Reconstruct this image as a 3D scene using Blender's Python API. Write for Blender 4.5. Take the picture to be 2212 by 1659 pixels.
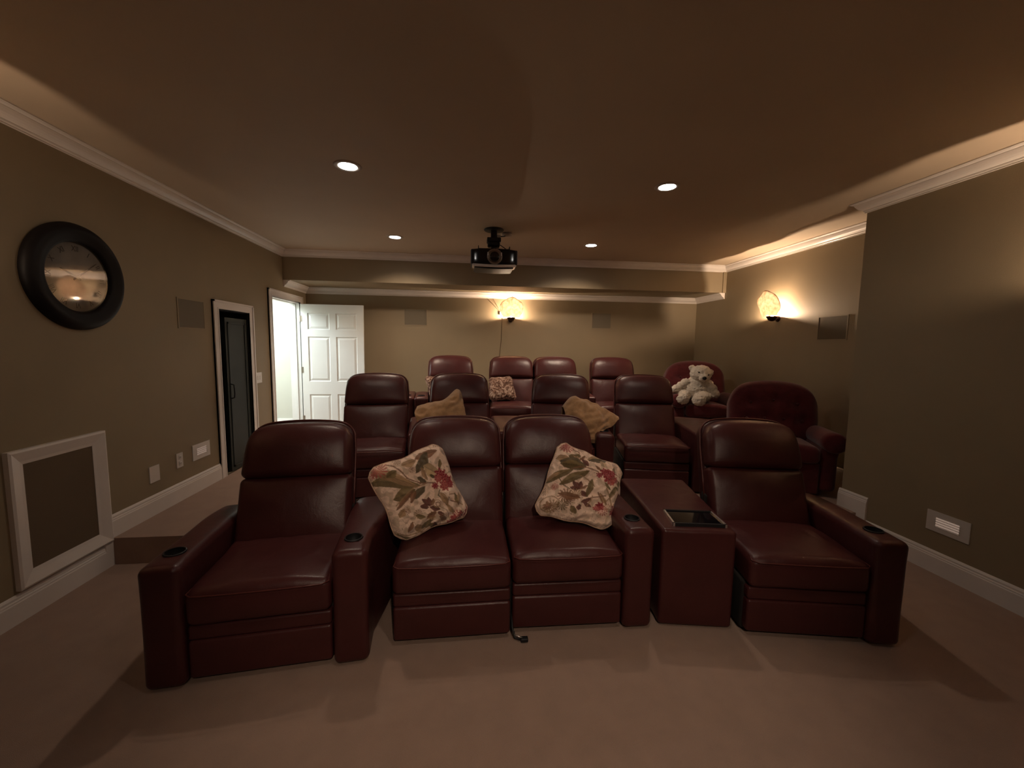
import bpy, bmesh, math, random
import numpy as np
from mathutils import Vector, Matrix, noise
random.seed(7)
PI = math.pi
sc = bpy.context.scene
for o in list(bpy.data.objects): bpy.data.objects.remove(o)
COL = sc.collection

# ------------------------------------------------------------------ camera, world, exposure
CAMZ = 1.618
cam_data = bpy.data.cameras.new('camera')
cam = bpy.data.objects.new('camera', cam_data); COL.objects.link(cam)
cam_data.sensor_fit = 'HORIZONTAL'; cam_data.sensor_width = 36.0
cam_data.lens = 36.0 * 869.7 / 2212.0
cam_data.clip_start = 0.02
_r = Vector((0.99414966, -0.10711258, 0.01390476)); _u = Vector((-0.00371906, 0.09471209, 0.99549776)); _f = Vector((0.10794728, 0.98972548, -0.09375963))
cam.matrix_world = Matrix(((_r.x, _u.x, -_f.x, 0), (_r.y, _u.y, -_f.y, 0), (_r.z, _u.z, -_f.z, CAMZ), (0, 0, 0, 1)))
sc.camera = cam
w = bpy.data.worlds.new('world'); sc.world = w; w.use_nodes = True
w.node_tree.nodes['Background'].inputs[0].default_value = (0.9, 0.7, 0.5, 1)
w.node_tree.nodes['Background'].inputs[1].default_value = 0.0
sc.view_settings.view_transform = 'Standard'; sc.view_settings.look = 'None'
sc.view_settings.gamma = 1.0; sc.view_settings.use_curve_mapping = False
sc.view_settings.exposure = 0.0
# lamp strengths (each lamp itself is built further down)
DOWN_E = 60.0       # recessed downlights in view (emission of the lens)
DOWN_SPOT = 4.0
FRONT_SPOT = 2.4    # added unseen downlights brightening the front carpet and seats
SCONCE_W = 52.0      # warm bulb of the wall lamps
HALL_W = 130.0
WARM = (1.0, 0.72, 0.49)

def hall_lamp():
    ld = bpy.data.lights.new('hall_light', 'AREA'); ld.shape = 'RECTANGLE'; ld.size = 1.0; ld.size_y = 1.0
    ld.energy = HALL_W; ld.color = (0.86, 0.96, 1.0)
    lo = bpy.data.objects.new('hall_light', ld); lo.location = (-3.7, 5.85, 2.66); COL.objects.link(lo)
hall_lamp()

# ------------------------------------------------------------------ materials
def mat(name, color, rough=0.6, metal=0.0, var=0.0, vscale=6.0, bump=0.0, bscale=60.0, spec=0.5, coat=0.0, sheen=0.0, emit=None, estr=0.0, detail=4.0):
    m = bpy.data.materials.new(name); m.use_nodes = True
    nt = m.node_tree; b = nt.nodes['Principled BSDF']
    b.inputs['Base Color'].default_value = (*color, 1); b.inputs['Roughness'].default_value = rough
    b.inputs['Metallic'].default_value = metal
    b.inputs['Specular IOR Level'].default_value = spec
    b.inputs['Coat Weight'].default_value = coat
    b.inputs['Sheen Weight'].default_value = sheen
    if emit: b.inputs['Emission Color'].default_value = (*emit, 1); b.inputs['Emission Strength'].default_value = estr
    tc = nt.nodes.new('ShaderNodeTexCoord')
    if var > 0:
        n = nt.nodes.new('ShaderNodeTexNoise'); n.inputs['Scale'].default_value = vscale; n.inputs['Detail'].default_value = detail
        r = nt.nodes.new('ShaderNodeValToRGB')
        r.color_ramp.elements[0].position = 0.3; r.color_ramp.elements[1].position = 0.7
        r.color_ramp.elements[0].color = (*[max(0, c * (1 - var)) for c in color], 1)
        r.color_ramp.elements[1].color = (*[min(1, c * (1 + var)) for c in color], 1)
        nt.links.new(tc.outputs['Object'], n.inputs['Vector']); nt.links.new(n.outputs['Fac'], r.inputs['Fac'])
        nt.links.new(r.outputs['Color'], b.inputs['Base Color'])
    if bump > 0:
        n = nt.nodes.new('ShaderNodeTexNoise'); n.inputs['Scale'].default_value = bscale; n.inputs['Detail'].default_value = detail
        bp = nt.nodes.new('ShaderNodeBump'); bp.inputs['Strength'].default_value = bump; bp.inputs['Distance'].default_value = 0.01
        nt.links.new(tc.outputs['Object'], n.inputs['Vector']); nt.links.new(n.outputs['Fac'], bp.inputs['Height'])
        nt.links.new(bp.outputs['Normal'], b.inputs['Normal'])
    return m

def leather(name, color, rough=0.33):
    m = mat(name, color, rough, var=0.12, vscale=5.0, spec=0.42)
    nt = m.node_tree; b = nt.nodes['Principled BSDF']
    tc = nt.nodes.new('ShaderNodeTexCoord')
    v = nt.nodes.new('ShaderNodeTexVoronoi'); v.inputs['Scale'].default_value = 260
    n = nt.nodes.new('ShaderNodeTexNoise'); n.inputs['Scale'].default_value = 9; n.inputs['Detail'].default_value = 6; n.inputs['Distortion'].default_value = 0.8
    b1 = nt.nodes.new('ShaderNodeBump'); b1.inputs['Strength'].default_value = 0.10; b1.inputs['Distance'].default_value = 0.004
    b2 = nt.nodes.new('ShaderNodeBump'); b2.inputs['Strength'].default_value = 0.22; b2.inputs['Distance'].default_value = 0.012
    rr = nt.nodes.new('ShaderNodeMapRange'); rr.inputs['To Min'].default_value = rough - 0.06; rr.inputs['To Max'].default_value = rough + 0.12
    for q in (v, n): nt.links.new(tc.outputs['Object'], q.inputs['Vector'])
    nt.links.new(v.outputs['Distance'], b1.inputs['Height']); nt.links.new(n.outputs['Fac'], b2.inputs['Height'])
    nt.links.new(b1.outputs['Normal'], b2.inputs['Normal']); nt.links.new(b2.outputs['Normal'], b.inputs['Normal'])
    nt.links.new(n.outputs['Fac'], rr.inputs['Value']); nt.links.new(rr.outputs['Result'], b.inputs['Roughness'])
    return m

M = {}
M['wall'] = mat('wall_paint', (0.305, 0.238, 0.148), 0.62, var=0.04, vscale=2.0, bump=0.06, bscale=180)
M['ceiling'] = mat('ceiling_paint', (0.58, 0.465, 0.34), 0.75, var=0.04, vscale=1.5, bump=0.05, bscale=160)
M['trim'] = mat('white_trim_paint', (0.80, 0.74, 0.69), 0.32, var=0.03, vscale=5)
M['door'] = mat('white_door_paint', (0.70, 0.70, 0.67), 0.4, var=0.02, vscale=5)
M['hall'] = mat('hall_paint', (0.46, 0.46, 0.395), 0.7, var=0.02, vscale=3)
M['carpet'] = mat('beige_carpet', (0.47, 0.315, 0.24), 0.95, var=0.05, vscale=9, bump=0.8, bscale=420, spec=0.1, detail=8, sheen=0.2)
M['leather'] = leather('burgundy_leather', (0.070, 0.0175, 0.0175))
M['leather_dark'] = leather('dark_burgundy_leather', (0.055, 0.014, 0.014), 0.42)
M['piping'] = mat('burgundy_piping', (0.10, 0.022, 0.018), 0.35)
M['gap'] = mat('black_fabric_gap_shade', (0.012, 0.009, 0.008), 0.9)  # recliner bases; also blackens the shaded gaps between seats
M['black'] = mat('black_plastic', (0.010, 0.010, 0.012), 0.55, var=0.2, vscale=20)
M['glossblack'] = mat('gloss_black_plastic', (0.008, 0.007, 0.008), 0.12)
M['chrome'] = mat('chrome', (0.9, 0.86, 0.82), 0.3, metal=0.85)
M['dullmetal'] = mat('brushed_metal', (0.35, 0.30, 0.26), 0.35, metal=1.0)
M['glassblack'] = mat('dark_glass', (0.006, 0.006, 0.008), 0.08)
M['redfab'] = mat('red_velour', (0.10, 0.012, 0.016), 0.85, var=0.2, vscale=14, bump=0.3, bscale=150, sheen=0.35, spec=0.2)
M['redfabd'] = mat('red_velour_skirt', (0.08, 0.010, 0.013), 0.9, var=0.2, vscale=14, bump=0.3, bscale=150, sheen=0.3, spec=0.2)
M['fleece'] = mat('tan_fleece', (0.42, 0.245, 0.125), 0.95, var=0.18, vscale=22, bump=0.5, bscale=160, sheen=0.3, spec=0.15)
M['fur'] = mat('white_plush', (0.92, 0.82, 0.70), 0.95, var=0.10, vscale=40, bump=0.9, bscale=260, sheen=0.4, spec=0.1)
M['nose'] = mat('black_nose', (0.012, 0.009, 0.009), 0.35)
M['clockframe'] = mat('dark_clock_frame', (0.005, 0.0035, 0.004), 0.55, spec=0.25, var=0.3, vscale=9)
M['clockface'] = mat('clock_face', (0.40, 0.34, 0.28), 0.55, var=0.3, vscale=6)
M['clockink'] = mat('clock_ink', (0.10, 0.075, 0.06), 0.6)
M['grille'] = mat('speaker_grille', (0.20, 0.165, 0.115), 0.8, bump=0.5, bscale=500)
M['grille_dark'] = mat('speaker_grille_dark', (0.14, 0.11, 0.07), 0.85, bump=0.5, bscale=500)
M['cloth'] = mat('brown_grille_cloth', (0.17, 0.12, 0.075), 0.9, bump=0.5, bscale=400)
M['plate'] = mat('white_plastic', (0.70, 0.65, 0.60), 0.35)
M['closet'] = mat('closet_black', (0.004, 0.004, 0.005), 0.8)
M['closetdoor'] = mat('charcoal_panel', (0.022, 0.028, 0.024), 0.6, var=0.15, vscale=4)
M['bronze'] = mat('bronze', (0.05, 0.022, 0.016), 0.4, metal=0.6, var=0.3, vscale=30)
M['lens'] = mat('projector_lens', (0.012, 0.006, 0.006), 0.1)
M['cord'] = mat('brown_cord', (0.12, 0.07, 0.035), 0.6)
M['whitegloss'] = mat('reflection_white_plastic', (0.85, 0.78, 0.74), 0.3, metal=0.0)  # near-white colour stands in for lamp light reflected on the glossy lower trim
M['can'] = mat('can_baffle', (0.55, 0.48, 0.42), 0.5)

def emis(name, color, s):
    m = bpy.data.materials.new(name); m.use_nodes = True; nt = m.node_tree
    for n in list(nt.nodes): nt.nodes.remove(n)
    o = nt.nodes.new('ShaderNodeOutputMaterial'); e = nt.nodes.new('ShaderNodeEmission')
    e.inputs[0].default_value = (*color, 1); e.inputs[1].default_value = s
    nt.links.new(e.outputs[0], o.inputs[0]); return m
M['lamp'] = emis('downlight_lens', (1.0, 0.93, 0.85), DOWN_E)
M['bulb'] = emis('bulb_glow', WARM, SCONCE_W * 129.0)
M['plate_glint'] = emis('plate_reflection_glow', (1.0, 0.70, 0.54), 0.24)  # emission stands in for light reflected on the glossy plates

def shade_mat():
    m = bpy.data.materials.new('frosted_glass_shade'); m.use_nodes = True; nt = m.node_tree
    for n in list(nt.nodes): nt.nodes.remove(n)
    o = nt.nodes.new('ShaderNodeOutputMaterial')
    t = nt.nodes.new('ShaderNodeBsdfTranslucent'); d = nt.nodes.new('ShaderNodeBsdfDiffuse'); g = nt.nodes.new('ShaderNodeBsdfGlossy'); p = nt.nodes.new('ShaderNodeBsdfTransparent')
    tc = nt.nodes.new('ShaderNodeTexCoord'); n = nt.nodes.new('ShaderNodeTexNoise'); n.inputs['Scale'].default_value = 22; n.inputs['Detail'].default_value = 5
    r = nt.nodes.new('ShaderNodeValToRGB'); r.color_ramp.elements[0].position = 0.35; r.color_ramp.elements[1].position = 0.62
    r.color_ramp.elements[0].color = (0.42, 0.33, 0.25, 1); r.color_ramp.elements[1].color = (0.66, 0.57, 0.48, 1)
    nt.links.new(tc.outputs['Object'], n.inputs['Vector']); nt.links.new(n.outputs['Fac'], r.inputs['Fac'])
    nt.links.new(r.outputs['Color'], t.inputs['Color']); nt.links.new(r.outputs['Color'], d.inputs['Color'])
    g.inputs['Roughness'].default_value = 0.15
    a = nt.nodes.new('ShaderNodeMixShader'); a.inputs[0].default_value = 0.12
    b = nt.nodes.new('ShaderNodeMixShader'); b.inputs[0].default_value = 0.06
    nt.links.new(t.outputs[0], a.inputs[1]); nt.links.new(d.outputs[0], a.inputs[2])
    nt.links.new(a.outputs[0], b.inputs[1]); nt.links.new(g.outputs[0], b.inputs[2])
    nt.links.new(b.outputs[0], o.inputs[0]); return m
M['shade'] = shade_mat()

def clock_glass():
    m = bpy.data.materials.new('clock_glass'); m.use_nodes = True; nt = m.node_tree
    for n in list(nt.nodes): nt.nodes.remove(n)
    o = nt.nodes.new('ShaderNodeOutputMaterial'); g = nt.nodes.new('ShaderNodeBsdfGlossy'); p = nt.nodes.new('ShaderNodeBsdfTransparent')
    g.inputs['Roughness'].default_value = 0.03; g.inputs['Color'].default_value = (1, 1, 1, 1)
    f = nt.nodes.new('ShaderNodeFresnel'); f.inputs['IOR'].default_value = 1.75
    x = nt.nodes.new('ShaderNodeMixShader')
    nt.links.new(f.outputs[0], x.inputs[0]); nt.links.new(p.outputs[0], x.inputs[1]); nt.links.new(g.outputs[0], x.inputs[2]); nt.links.new(x.outputs[0], o.inputs[0])
    return m
M['clockglass'] = clock_glass()

def vcol_mat(name, rough=0.85):
    m = mat(name, (1, 1, 1), rough, bump=0.35, bscale=320, sheen=0.2, spec=0.2); nt = m.node_tree
    a = nt.nodes.new('ShaderNodeAttribute'); a.attribute_name = 'Print'
    nt.links.new(a.outputs['Color'], nt.nodes['Principled BSDF'].inputs['Base Color']); return m
M['print'] = vcol_mat('printed_cotton')

def brown_print():
    m = mat('brown_scroll_print', (0.3, 0.2, 0.15), 0.85, sheen=0.2, spec=0.2); nt = m.node_tree
    tc = nt.nodes.new('ShaderNodeTexCoord'); n = nt.nodes.new('ShaderNodeTexNoise'); n.inputs['Scale'].default_value = 17; n.inputs['Detail'].default_value = 3; n.inputs['Distortion'].default_value = 2.2
    r = nt.nodes.new('ShaderNodeValToRGB'); cr = r.color_ramp
    cr.elements[0].position = 0.38; cr.elements[0].color = (0.09, 0.045, 0.03, 1); cr.elements[1].position = 0.62; cr.elements[1].color = (0.52, 0.38, 0.30, 1)
    e = cr.elements.new(0.5); e.color = (0.24, 0.13, 0.09, 1)
    nt.links.new(tc.outputs['Object'], n.inputs['Vector']); nt.links.new(n.outputs['Fac'], r.inputs['Fac'])
    nt.links.new(r.outputs['Color'], nt.nodes['Principled BSDF'].inputs['Base Color']); return m
M['scroll'] = brown_print()

# ------------------------------------------------------------------ helpers
def link_mesh(name, me, material, parent=None, loc=(0, 0, 0), rz=0.0, smooth=False):
    o = bpy.data.objects.new(name, me); COL.objects.link(o)
    if material is not None and not me.materials: me.materials.append(material)
    if parent is not None: o.parent = parent
    o.location = loc; o.rotation_euler = (0, 0, rz)
    if smooth:
        for p in me.polygons: p.use_smooth = True
    return o

def pyd(name, verts, faces, material, parent=None, smooth=False, **k):
    me = bpy.data.meshes.new(name); me.from_pydata([tuple(map(float, q)) for q in verts], [], faces)
    me.validate(); me.update()
    bm = bmesh.new(); bm.from_mesh(me); bmesh.ops.recalc_face_normals(bm, faces=bm.faces); bm.to_mesh(me); bm.free()
    return link_mesh(name, me, material, parent, smooth=smooth, **k)

def frombm(name, bm, material, parent=None, smooth=False, bevel=0.0, seg=2, **k):
    if bevel > 0: bmesh.ops.bevel(bm, geom=[e for e in bm.edges if e.calc_face_angle(0) > 0.5], offset=bevel, segments=seg, affect='EDGES', profile=0.6)
    bmesh.ops.recalc_face_normals(bm, faces=bm.faces)
    me = bpy.data.meshes.new(name); bm.to_mesh(me); bm.free()
    return link_mesh(name, me, material, parent, smooth=smooth, **k)

def box(bm, lo, hi):
    vs = [bm.verts.new((x, y, z)) for z in (lo[2], hi[2]) for x, y in ((lo[0], lo[1]), (hi[0], lo[1]), (hi[0], hi[1]), (lo[0], hi[1]))]
    for f in ((0, 3, 2, 1), (4, 5, 6, 7), (0, 1, 5, 4), (1, 2, 6, 5), (2, 3, 7, 6), (3, 0, 4, 7)): bm.faces.new([vs[i] for i in f])

def boxo(name, lo, hi, material, parent=None, bevel=0.0, **k):
    bm = bmesh.new(); box(bm, lo, hi); return frombm(name, bm, material, parent, bevel=bevel, **k)

def rbox(name, lo, hi, r, material, parent=None, n=(8, 8, 8), f=None, ra=4):
    """rounded box with even inner grid; f(p, s) may reshape each point, s = normalised -1..1 position"""
    lo = Vector(lo); hi = Vector(hi); ax = []
    for i in range(3):
        t = [lo[i] + r * (1 - math.cos(k / ra * PI / 2)) * 0 + r * k / ra for k in range(ra)]
        t += [lo[i] + r + (hi[i] - lo[i] - 2 * r) * k / n[i] for k in range(n[i] + 1)]
        t += [hi[i] - r + r * k / ra for k in range(1, ra + 1)]
        ax.append(t)
    N = [len(a) - 1 for a in ax]; idx = {}; V = []; F = []
    def vert(i, j, k):
        key = (i, j, k)
        if key not in idx:
            p = Vector((ax[0][i], ax[1][j], ax[2][k]))
            q = Vector([min(max(p[a], lo[a] + r), hi[a] - r) for a in range(3)])
            d = p - q
            # equal-angle mapping on the rounded shell
            dd = Vector([math.tan(PI / 4 * max(-1, min(1, d[a] / r))) for a in range(3)])
            if dd.length > 1e-9: p = q + dd.normalized() * r
            s = Vector([2 * (p[a] - lo[a]) / (hi[a] - lo[a]) - 1 for a in range(3)])
            if f: p = f(p, s)
            idx[key] = len(V); V.append(p)
        return idx[key]
    for a in range(3):
        b, c = (a + 1) % 3, (a + 2) % 3
        for side in (0, N[a]):
            for i in range(N[b]):
                for j in range(N[c]):
                    q = []
                    for di, dj in ((0, 0), (1, 0), (1, 1), (0, 1)):
                        t = [0, 0, 0]; t[a] = side; t[b] = i + di; t[c] = j + dj; q.append(vert(*t))
                    F.append(q if side else q[::-1])
    return pyd(name, V, F, material, parent, smooth=True)

def tube_mesh(name, pts, rad, seg=8, closed=False):
    pts = [Vector(p) for p in pts]; V = []; F = []; n = len(pts); up = Vector((0, 0, 1)); prev = None
    for i, p in enumerate(pts):
        a = pts[(i - 1) % n] if (closed or i > 0) else p; b = pts[(i + 1) % n] if (closed or i < n - 1) else p
        t = (b - a).normalized()
        if prev is None:
            x = t.cross(up)
            if x.length < 0.1: x = t.cross(Vector((1, 0, 0)))
        else: x = prev - t * prev.dot(t)
        x.normalize(); prev = x; y = t.cross(x)
        for k in range(seg):
            an = 2 * PI * k / seg; V.append(p + x * math.cos(an) * rad + y * math.sin(an) * rad)
    m = n if closed else n - 1
    for i in range(m):
        for k in range(seg):
            j = (i + 1) % n
            F.append([i * seg + k, i * seg + (k + 1) % seg, j * seg + (k + 1) % seg, j * seg + k])
    if not closed: F.append(list(range(seg))[::-1]); F.append([(n - 1) * seg + k for k in range(seg)])
    return V, F

def tube(name, pts, rad, material, parent=None, seg=8, closed=False, **k):
    V, F = tube_mesh(name, pts, rad, seg, closed); return pyd(name, V, F, material, parent, smooth=True, **k)

def lathe(name, prof, material, parent=None, seg=40, axis='Z', caps=True, **k):
    """prof: (radius, height) pairs; revolve about the given axis"""
    V = []; F = []
    for r_, h_ in prof:
        for s in range(seg):
            a = 2 * PI * s / seg; c, d = r_ * math.cos(a), r_ * math.sin(a)
            V.append({'Z': (c, d, h_), 'X': (h_, c, d), 'Y': (c, h_, d)}[axis])
    for i in range(len(prof) - 1):
        for s in range(seg):
            t = (s + 1) % seg; F.append([i * seg + s, i * seg + t, (i + 1) * seg + t, (i + 1) * seg + s])
    if caps: F.append(list(range(seg))[::-1]); F.append([(len(prof) - 1) * seg + s for s in range(seg)])
    return pyd(name, V, F, material, parent, smooth=True, **k)

def thing(name, label, cat, loc=(0, 0, 0), rz=0.0, group=None):
    o = bpy.data.objects.new(name, None); COL.objects.link(o); o.empty_display_size = 0.1
    o.location = loc; o.rotation_euler = (0, 0, rz); o['label'] = label; o['category'] = cat
    if group: o['group'] = group
    return o
def tag(o, label, cat, group=None):
    o['label'] = label; o['category'] = cat
    if group: o['group'] = group
    return o
def struct(o): o['kind'] = 'structure'; return o
def autosmooth(o, ang=0.6):
    bm = bmesh.new(); bm.from_mesh(o.data)
    for e in bm.edges: e.smooth = e.calc_face_angle(0) < ang
    for f in bm.faces: f.smooth = True
    bm.to_mesh(o.data); bm.free(); return o

# ------------------------------------------------------------------ room shell
XL, XR, XN = -2.563, 3.984, 3.418      # left wall, alcove wall, near right wall
YB, YS, YF = 6.785, 6.0, -2.2          # back wall, soffit face, front wall
YC = 3.25                              # corner where the right wall steps back
ZC, ZS = 2.895, 2.491                  # ceiling, soffit underside
F2, F3 = 0.198, 0.36
YE = 3.08                              # edge of the first carpeted step
X0, X1 = -0.95, 3.984

def carpet_slab(name, lo, hi, nose=0.03, faces_front=True):
    o = boxo(name, lo, hi, M['carpet'], bevel=nose); autosmooth(o); return o
struct(boxo('floor', (XL - 0.2, YF - 0.2, -0.1), (XR + 0.2, YB + 0.2, 0.0), M['carpet']))
o = carpet_slab('floor_platform', (XL - 0.01, YE, 0.0), (XR + 0.01, YB + 0.01, F2), 0.028); struct(o)
o = carpet_slab('floor_riser', (X0, 4.86, F2 - 0.02), (X1 + 0.01, YB + 0.01, F3), 0.028); struct(o)
struct(boxo('ceiling', (XL - 0.2, YF - 0.2, ZC), (XR + 0.2, YB + 0.2, ZC + 0.1), M['ceiling']))
struct(boxo('ceiling_soffit', (XL, YS, ZS), (XR, YB, ZC), M['wall']))
# left wall with two openings
BD = (4.475, 5.06, F2, 1.958)           # black closet opening y0 y1 z0 z1
WD = (5.63, 6.53, F2, 2.232)            # hall doorway
bm = bmesh.new(); T = 0.14
for y0, y1, z0, z1 in ((YF - .2, BD[0], -0.1, ZC), (BD[0], BD[1], BD[3], ZC), (BD[0], BD[1], -0.1, F2), (BD[1], WD[0], -0.1, ZC), (WD[0], WD[1], WD[3], ZC), (WD[0], WD[1], -0.1, F2), (WD[1], YB + .2, -0.1, ZC)):
    box(bm, (XL - T, y0, z0), (XL, y1, z1))
struct(frombm('wall_left', bm, M['wall']))
struct(boxo('wall_back', (XL, YB, -0.1), (XR + 0.2, YB + 0.14, ZC), M['wall']))
struct(boxo('wall_alcove', (XR, YC - 0.2, -0.1), (XR + 0.14, YB, ZC), M['wall']))
struct(boxo('wall_right', (XN, YF - .2, -0.1), (XR + 0.14, YC, ZC), M['wall'], bevel=0.004))
struct(boxo('wall_front', (XL, YF - 0.14, -0.1), (XN, YF, ZC), M['wall']))

def sweep(names, path, prof, material, zbase):
    """moulding along a path (x, y); prof = (out, z) ; room lies to the right of the travel direction; one object per leg"""
    P = [Vector((p[0], p[1])) for p in path]; nrm = []
    for i in range(len(P) - 1):
        d = (P[i + 1] - P[i]).normalized(); nrm.append(Vector((d.y, -d.x)))
    mit = []
    for i in range(len(P)):
        if i == 0: mit.append(nrm[0])
        elif i == len(P) - 1: mit.append(nrm[-1])
        else:
            s = nrm[i - 1] + nrm[i]; mit.append(s / (1 + nrm[i - 1].dot(nrm[i])))
    out = []
    for i in range(len(P) - 1):
        V = []; n = len(prof)
        for k in (i, i + 1):
            for o_, z_ in prof:
                q = P[k] + mit[k] * o_; V.append((q.x, q.y, zbase + z_))
        F = [[j, (j + 1) % n, n + (j + 1) % n, n + j] for j in range(n)] + [list(range(n))[::-1], list(range(n, 2 * n))]
        out.append(struct(pyd(names[i], V, F, material)))
    return out
crown = [(0, -.092), (.012, -.092), (.012, -.084), (.017, -.080), (.019, -.074), (.019, -.070), (.028, -.066), (.040, -.058), (.051, -.047), (.060, -.034), (.066, -.022), (.066, -.018), (.074, -.016), (.081, -.012), (.084, -.008), (.090, -.008), (.090, 0.0), (0, 0)]
sweep(['trim_1', 'trim_2', 'trim_3', 'trim_4', 'trim_5'], [(XL, YF), (XL, YS), (XR, YS), (XR, YC), (XN, YC), (XN, YF)], crown, M['trim'], ZC)
sweep(['trim_6', 'trim_7', 'trim_8'], [(XL, YS + .01), (XL, YB), (XR, YB), (XR, YS + .01)], crown, M['trim'], ZS)
o = boxo('trim_9', (XR - 0.055, YS - 0.016, ZS - 0.002), (XR, YS + 0.01, ZC - 0.09), M['wall'], bevel=0.006); struct(o)
base = [(0, 0), (.018, 0), (.018, .118), (.015, .124), (.015, .132), (.011, .138), (.011, .150), (.005, .160), (0, .164)]
sweep(['baseboard_left'], [(XL, YF), (XL, 3.02)], base, M['trim'], 0)
tall = [(0, 0), (.018, 0), (.018, .316), (.015, .322), (.015, .330), (.011, .336), (.011, .348), (.005, .358), (0, .362)]
sweep(['baseboard_left_step'], [(XL, 3.02), (XL, YE + 0.02)], tall, M['trim'], 0)
sweep(['baseboard_left_upper'], [(XL, YE + .02), (XL, 4.408)], base, M['trim'], F2)
sweep(['baseboard_left_middle'], [(XL, 5.165), (XL, WD[0] - .085)], base, M['trim'], F2)
sweep(['baseboard_back'], [(XL + .1, YB), (X0, YB)], base, M['trim'], F2)
sweep(['baseboard_back_upper'], [(X0, YB), (XR, YB)], base, M['trim'], F3)
sweep(['baseboard_right_step'], [(XR - .3, YC), (XN, YC), (XN, 3.0)], [(a, b) for a, b in tall], M['trim'], 0) if False else None
sweep(['baseboard_right_step'], [(XN, YC + 0.018), (XN, 3.0)], tall, M['trim'], 0)
sweep(['baseboard_right'], [(XN, 3.0), (XN, YF)], base, M['trim'], 0)
sweep(['baseboard_alcove'], [(XR, YB), (XR, 4.86)], base, M['trim'], F3)
sweep(['baseboard_alcove_lower'], [(XR, 4.86), (XR, YC)], base, M['trim'], F2)

# door casings on the left wall (profiled in x)
def casing(name, y0, y1, z0, z1, wd):
    bm = bmesh.new()
    def bar(a, b, c, d, flip):   # y a..b, z c..d
        box(bm, (XL - 0.001, a, c), (XL + 0.016, b, d))
    bar(y0 - wd, y0, z0, z1 + wd, 0); bar(y1, y1 + wd, z0, z1 + wd, 0); bar(y0, y1, z1, z1 + wd, 0)
    t = 0.018; box(bm, (XL, y0 - wd, z0), (XL + 0.026, y0 - wd + t, z1 + wd)); box(bm, (XL, y1 + wd - t, z0), (XL + 0.026, y1 + wd, z1 + wd)); box(bm, (XL, y0 - wd, z1 + wd - t), (XL + 0.026, y1 + wd, z1 + wd))
    box(bm, (XL, y0 - .012, z0), (XL + 0.021, y0, z1 + .012)); box(bm, (XL, y1, z0), (XL + 0.021, y1 + .012, z1 + .012)); box(bm, (XL, y0, z1), (XL + 0.021, y1, z1 + .012))
    return frombm(name, bm, M['trim'])
c1 = struct(casing('door_1', BD[0], BD[1], F2, BD[3], 0.088))
c2 = struct(casing('door_2', WD[0], WD[1], F2, WD[3], 0.088))
# jamb linings of the hall doorway with the stop beads
bm = bmesh.new()
for y0, y1 in ((WD[0], WD[0] + .016), (WD[1] - .016, WD[1])): box(bm, (XL - T - .01, y0, F2), (XL + .002, y1, WD[3]))
box(bm, (XL - T - .01, WD[0], WD[3] - .016), (XL + .002, WD[1], WD[3]))
box(bm, (XL - .085, WD[0] + .016, F2), (XL - .05, WD[0] + .028, WD[3] - .016)); box(bm, (XL - .085, WD[1] - .028, F2), (XL - .05, WD[1] - .016, WD[3] - .016)); box(bm, (XL - .085, WD[0] + .016, WD[3] - .028), (XL - .05, WD[1] - .016, WD[3] - .016))
frombm('door_jamb', bm, M['door'], c2)
# hall casing on its far side
bm = bmesh.new()
for y0, y1 in ((WD[0] - .08, WD[0]), (WD[1], WD[1] + .08)): box(bm, (XL - T - .018, y0, F2), (XL - T, y1, WD[3] + .08))
frombm('hall_casing', bm, M['door'], c2)

# six-panel door leaf, swung open into the room
LW, LH = 0.925, WD[3] - 0.022 - F2 - 0.006
leaf = thing('panel_door', 'white six-panel door standing wide open at the bright hall doorway', 'door', (XL + 0.022, WD[1] - 0.032, F2 + 0.006), math.radians(0.0))
def door_leaf():
    V = []; F = []; th = 0.036
    us = [0, .108, .453, .554, .892, 1.0]; zt = LH
    rows = [(LH - .130, LH - .383), (LH - .490, LH - 1.179), (LH - 1.379, LH - 1.85)]
    xs = [u * LW for u in us]; zs = sorted([0, LH] + [a for r_ in rows for a in r_])
    bm = bmesh.new()
    for side, y in ((-1, 0.0), (1, th)):
        for i in range(5):
            for j in range(len(zs) - 1):
                x0, x1, z0, z1 = xs[i], xs[i + 1], zs[j], zs[j + 1]
                pan = i in (1, 3) and any(abs(z1 - a) < 1e-6 and abs(z0 - b) < 1e-6 for a, b in rows)
                def ring(ins, dep):
                    return [bm.verts.new((x0 + ins, y - side * -1 * 0 + (dep if side < 0 else -dep), z0 + ins)), bm.verts.new((x1 - ins, y + (dep if side < 0 else -dep), z0 + ins)), bm.verts.new((x1 - ins, y + (dep if side < 0 else -dep), z1 - ins)), bm.verts.new((x0 + ins, y + (dep if side < 0 else -dep), z1 - ins))]
                if not pan: bm.faces.new(ring(0, 0)); continue
                rs = [ring(0, 0), ring(.009, .011), ring(.016, .012), ring(.046, .003)]
                for a, b in zip(rs, rs[1:]):
                    for k in range(4): bm.faces.new((a[k], a[(k + 1) % 4], b[(k + 1) % 4], b[k]))
                bm.faces.new(rs[-1])
    for a, b in (((0, 0), (0, LH)), ((LW, 0), (LW, LH))):
        bm.faces.new([bm.verts.new(q) for q in ((a[0], 0, a[1]), (a[0], th, a[1]), (b[0], th, b[1]), (b[0], 0, b[1]))])
    for z in (0, LH): bm.faces.new([bm.verts.new(q) for q in ((0, 0, z), (LW, 0, z), (LW, th, z), (0, th, z))])
    bmesh.ops.remove_doubles(bm, verts=bm.verts, dist=1e-5)
    return frombm('door_panel', bm, M['door'], leaf)
door_leaf()
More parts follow.
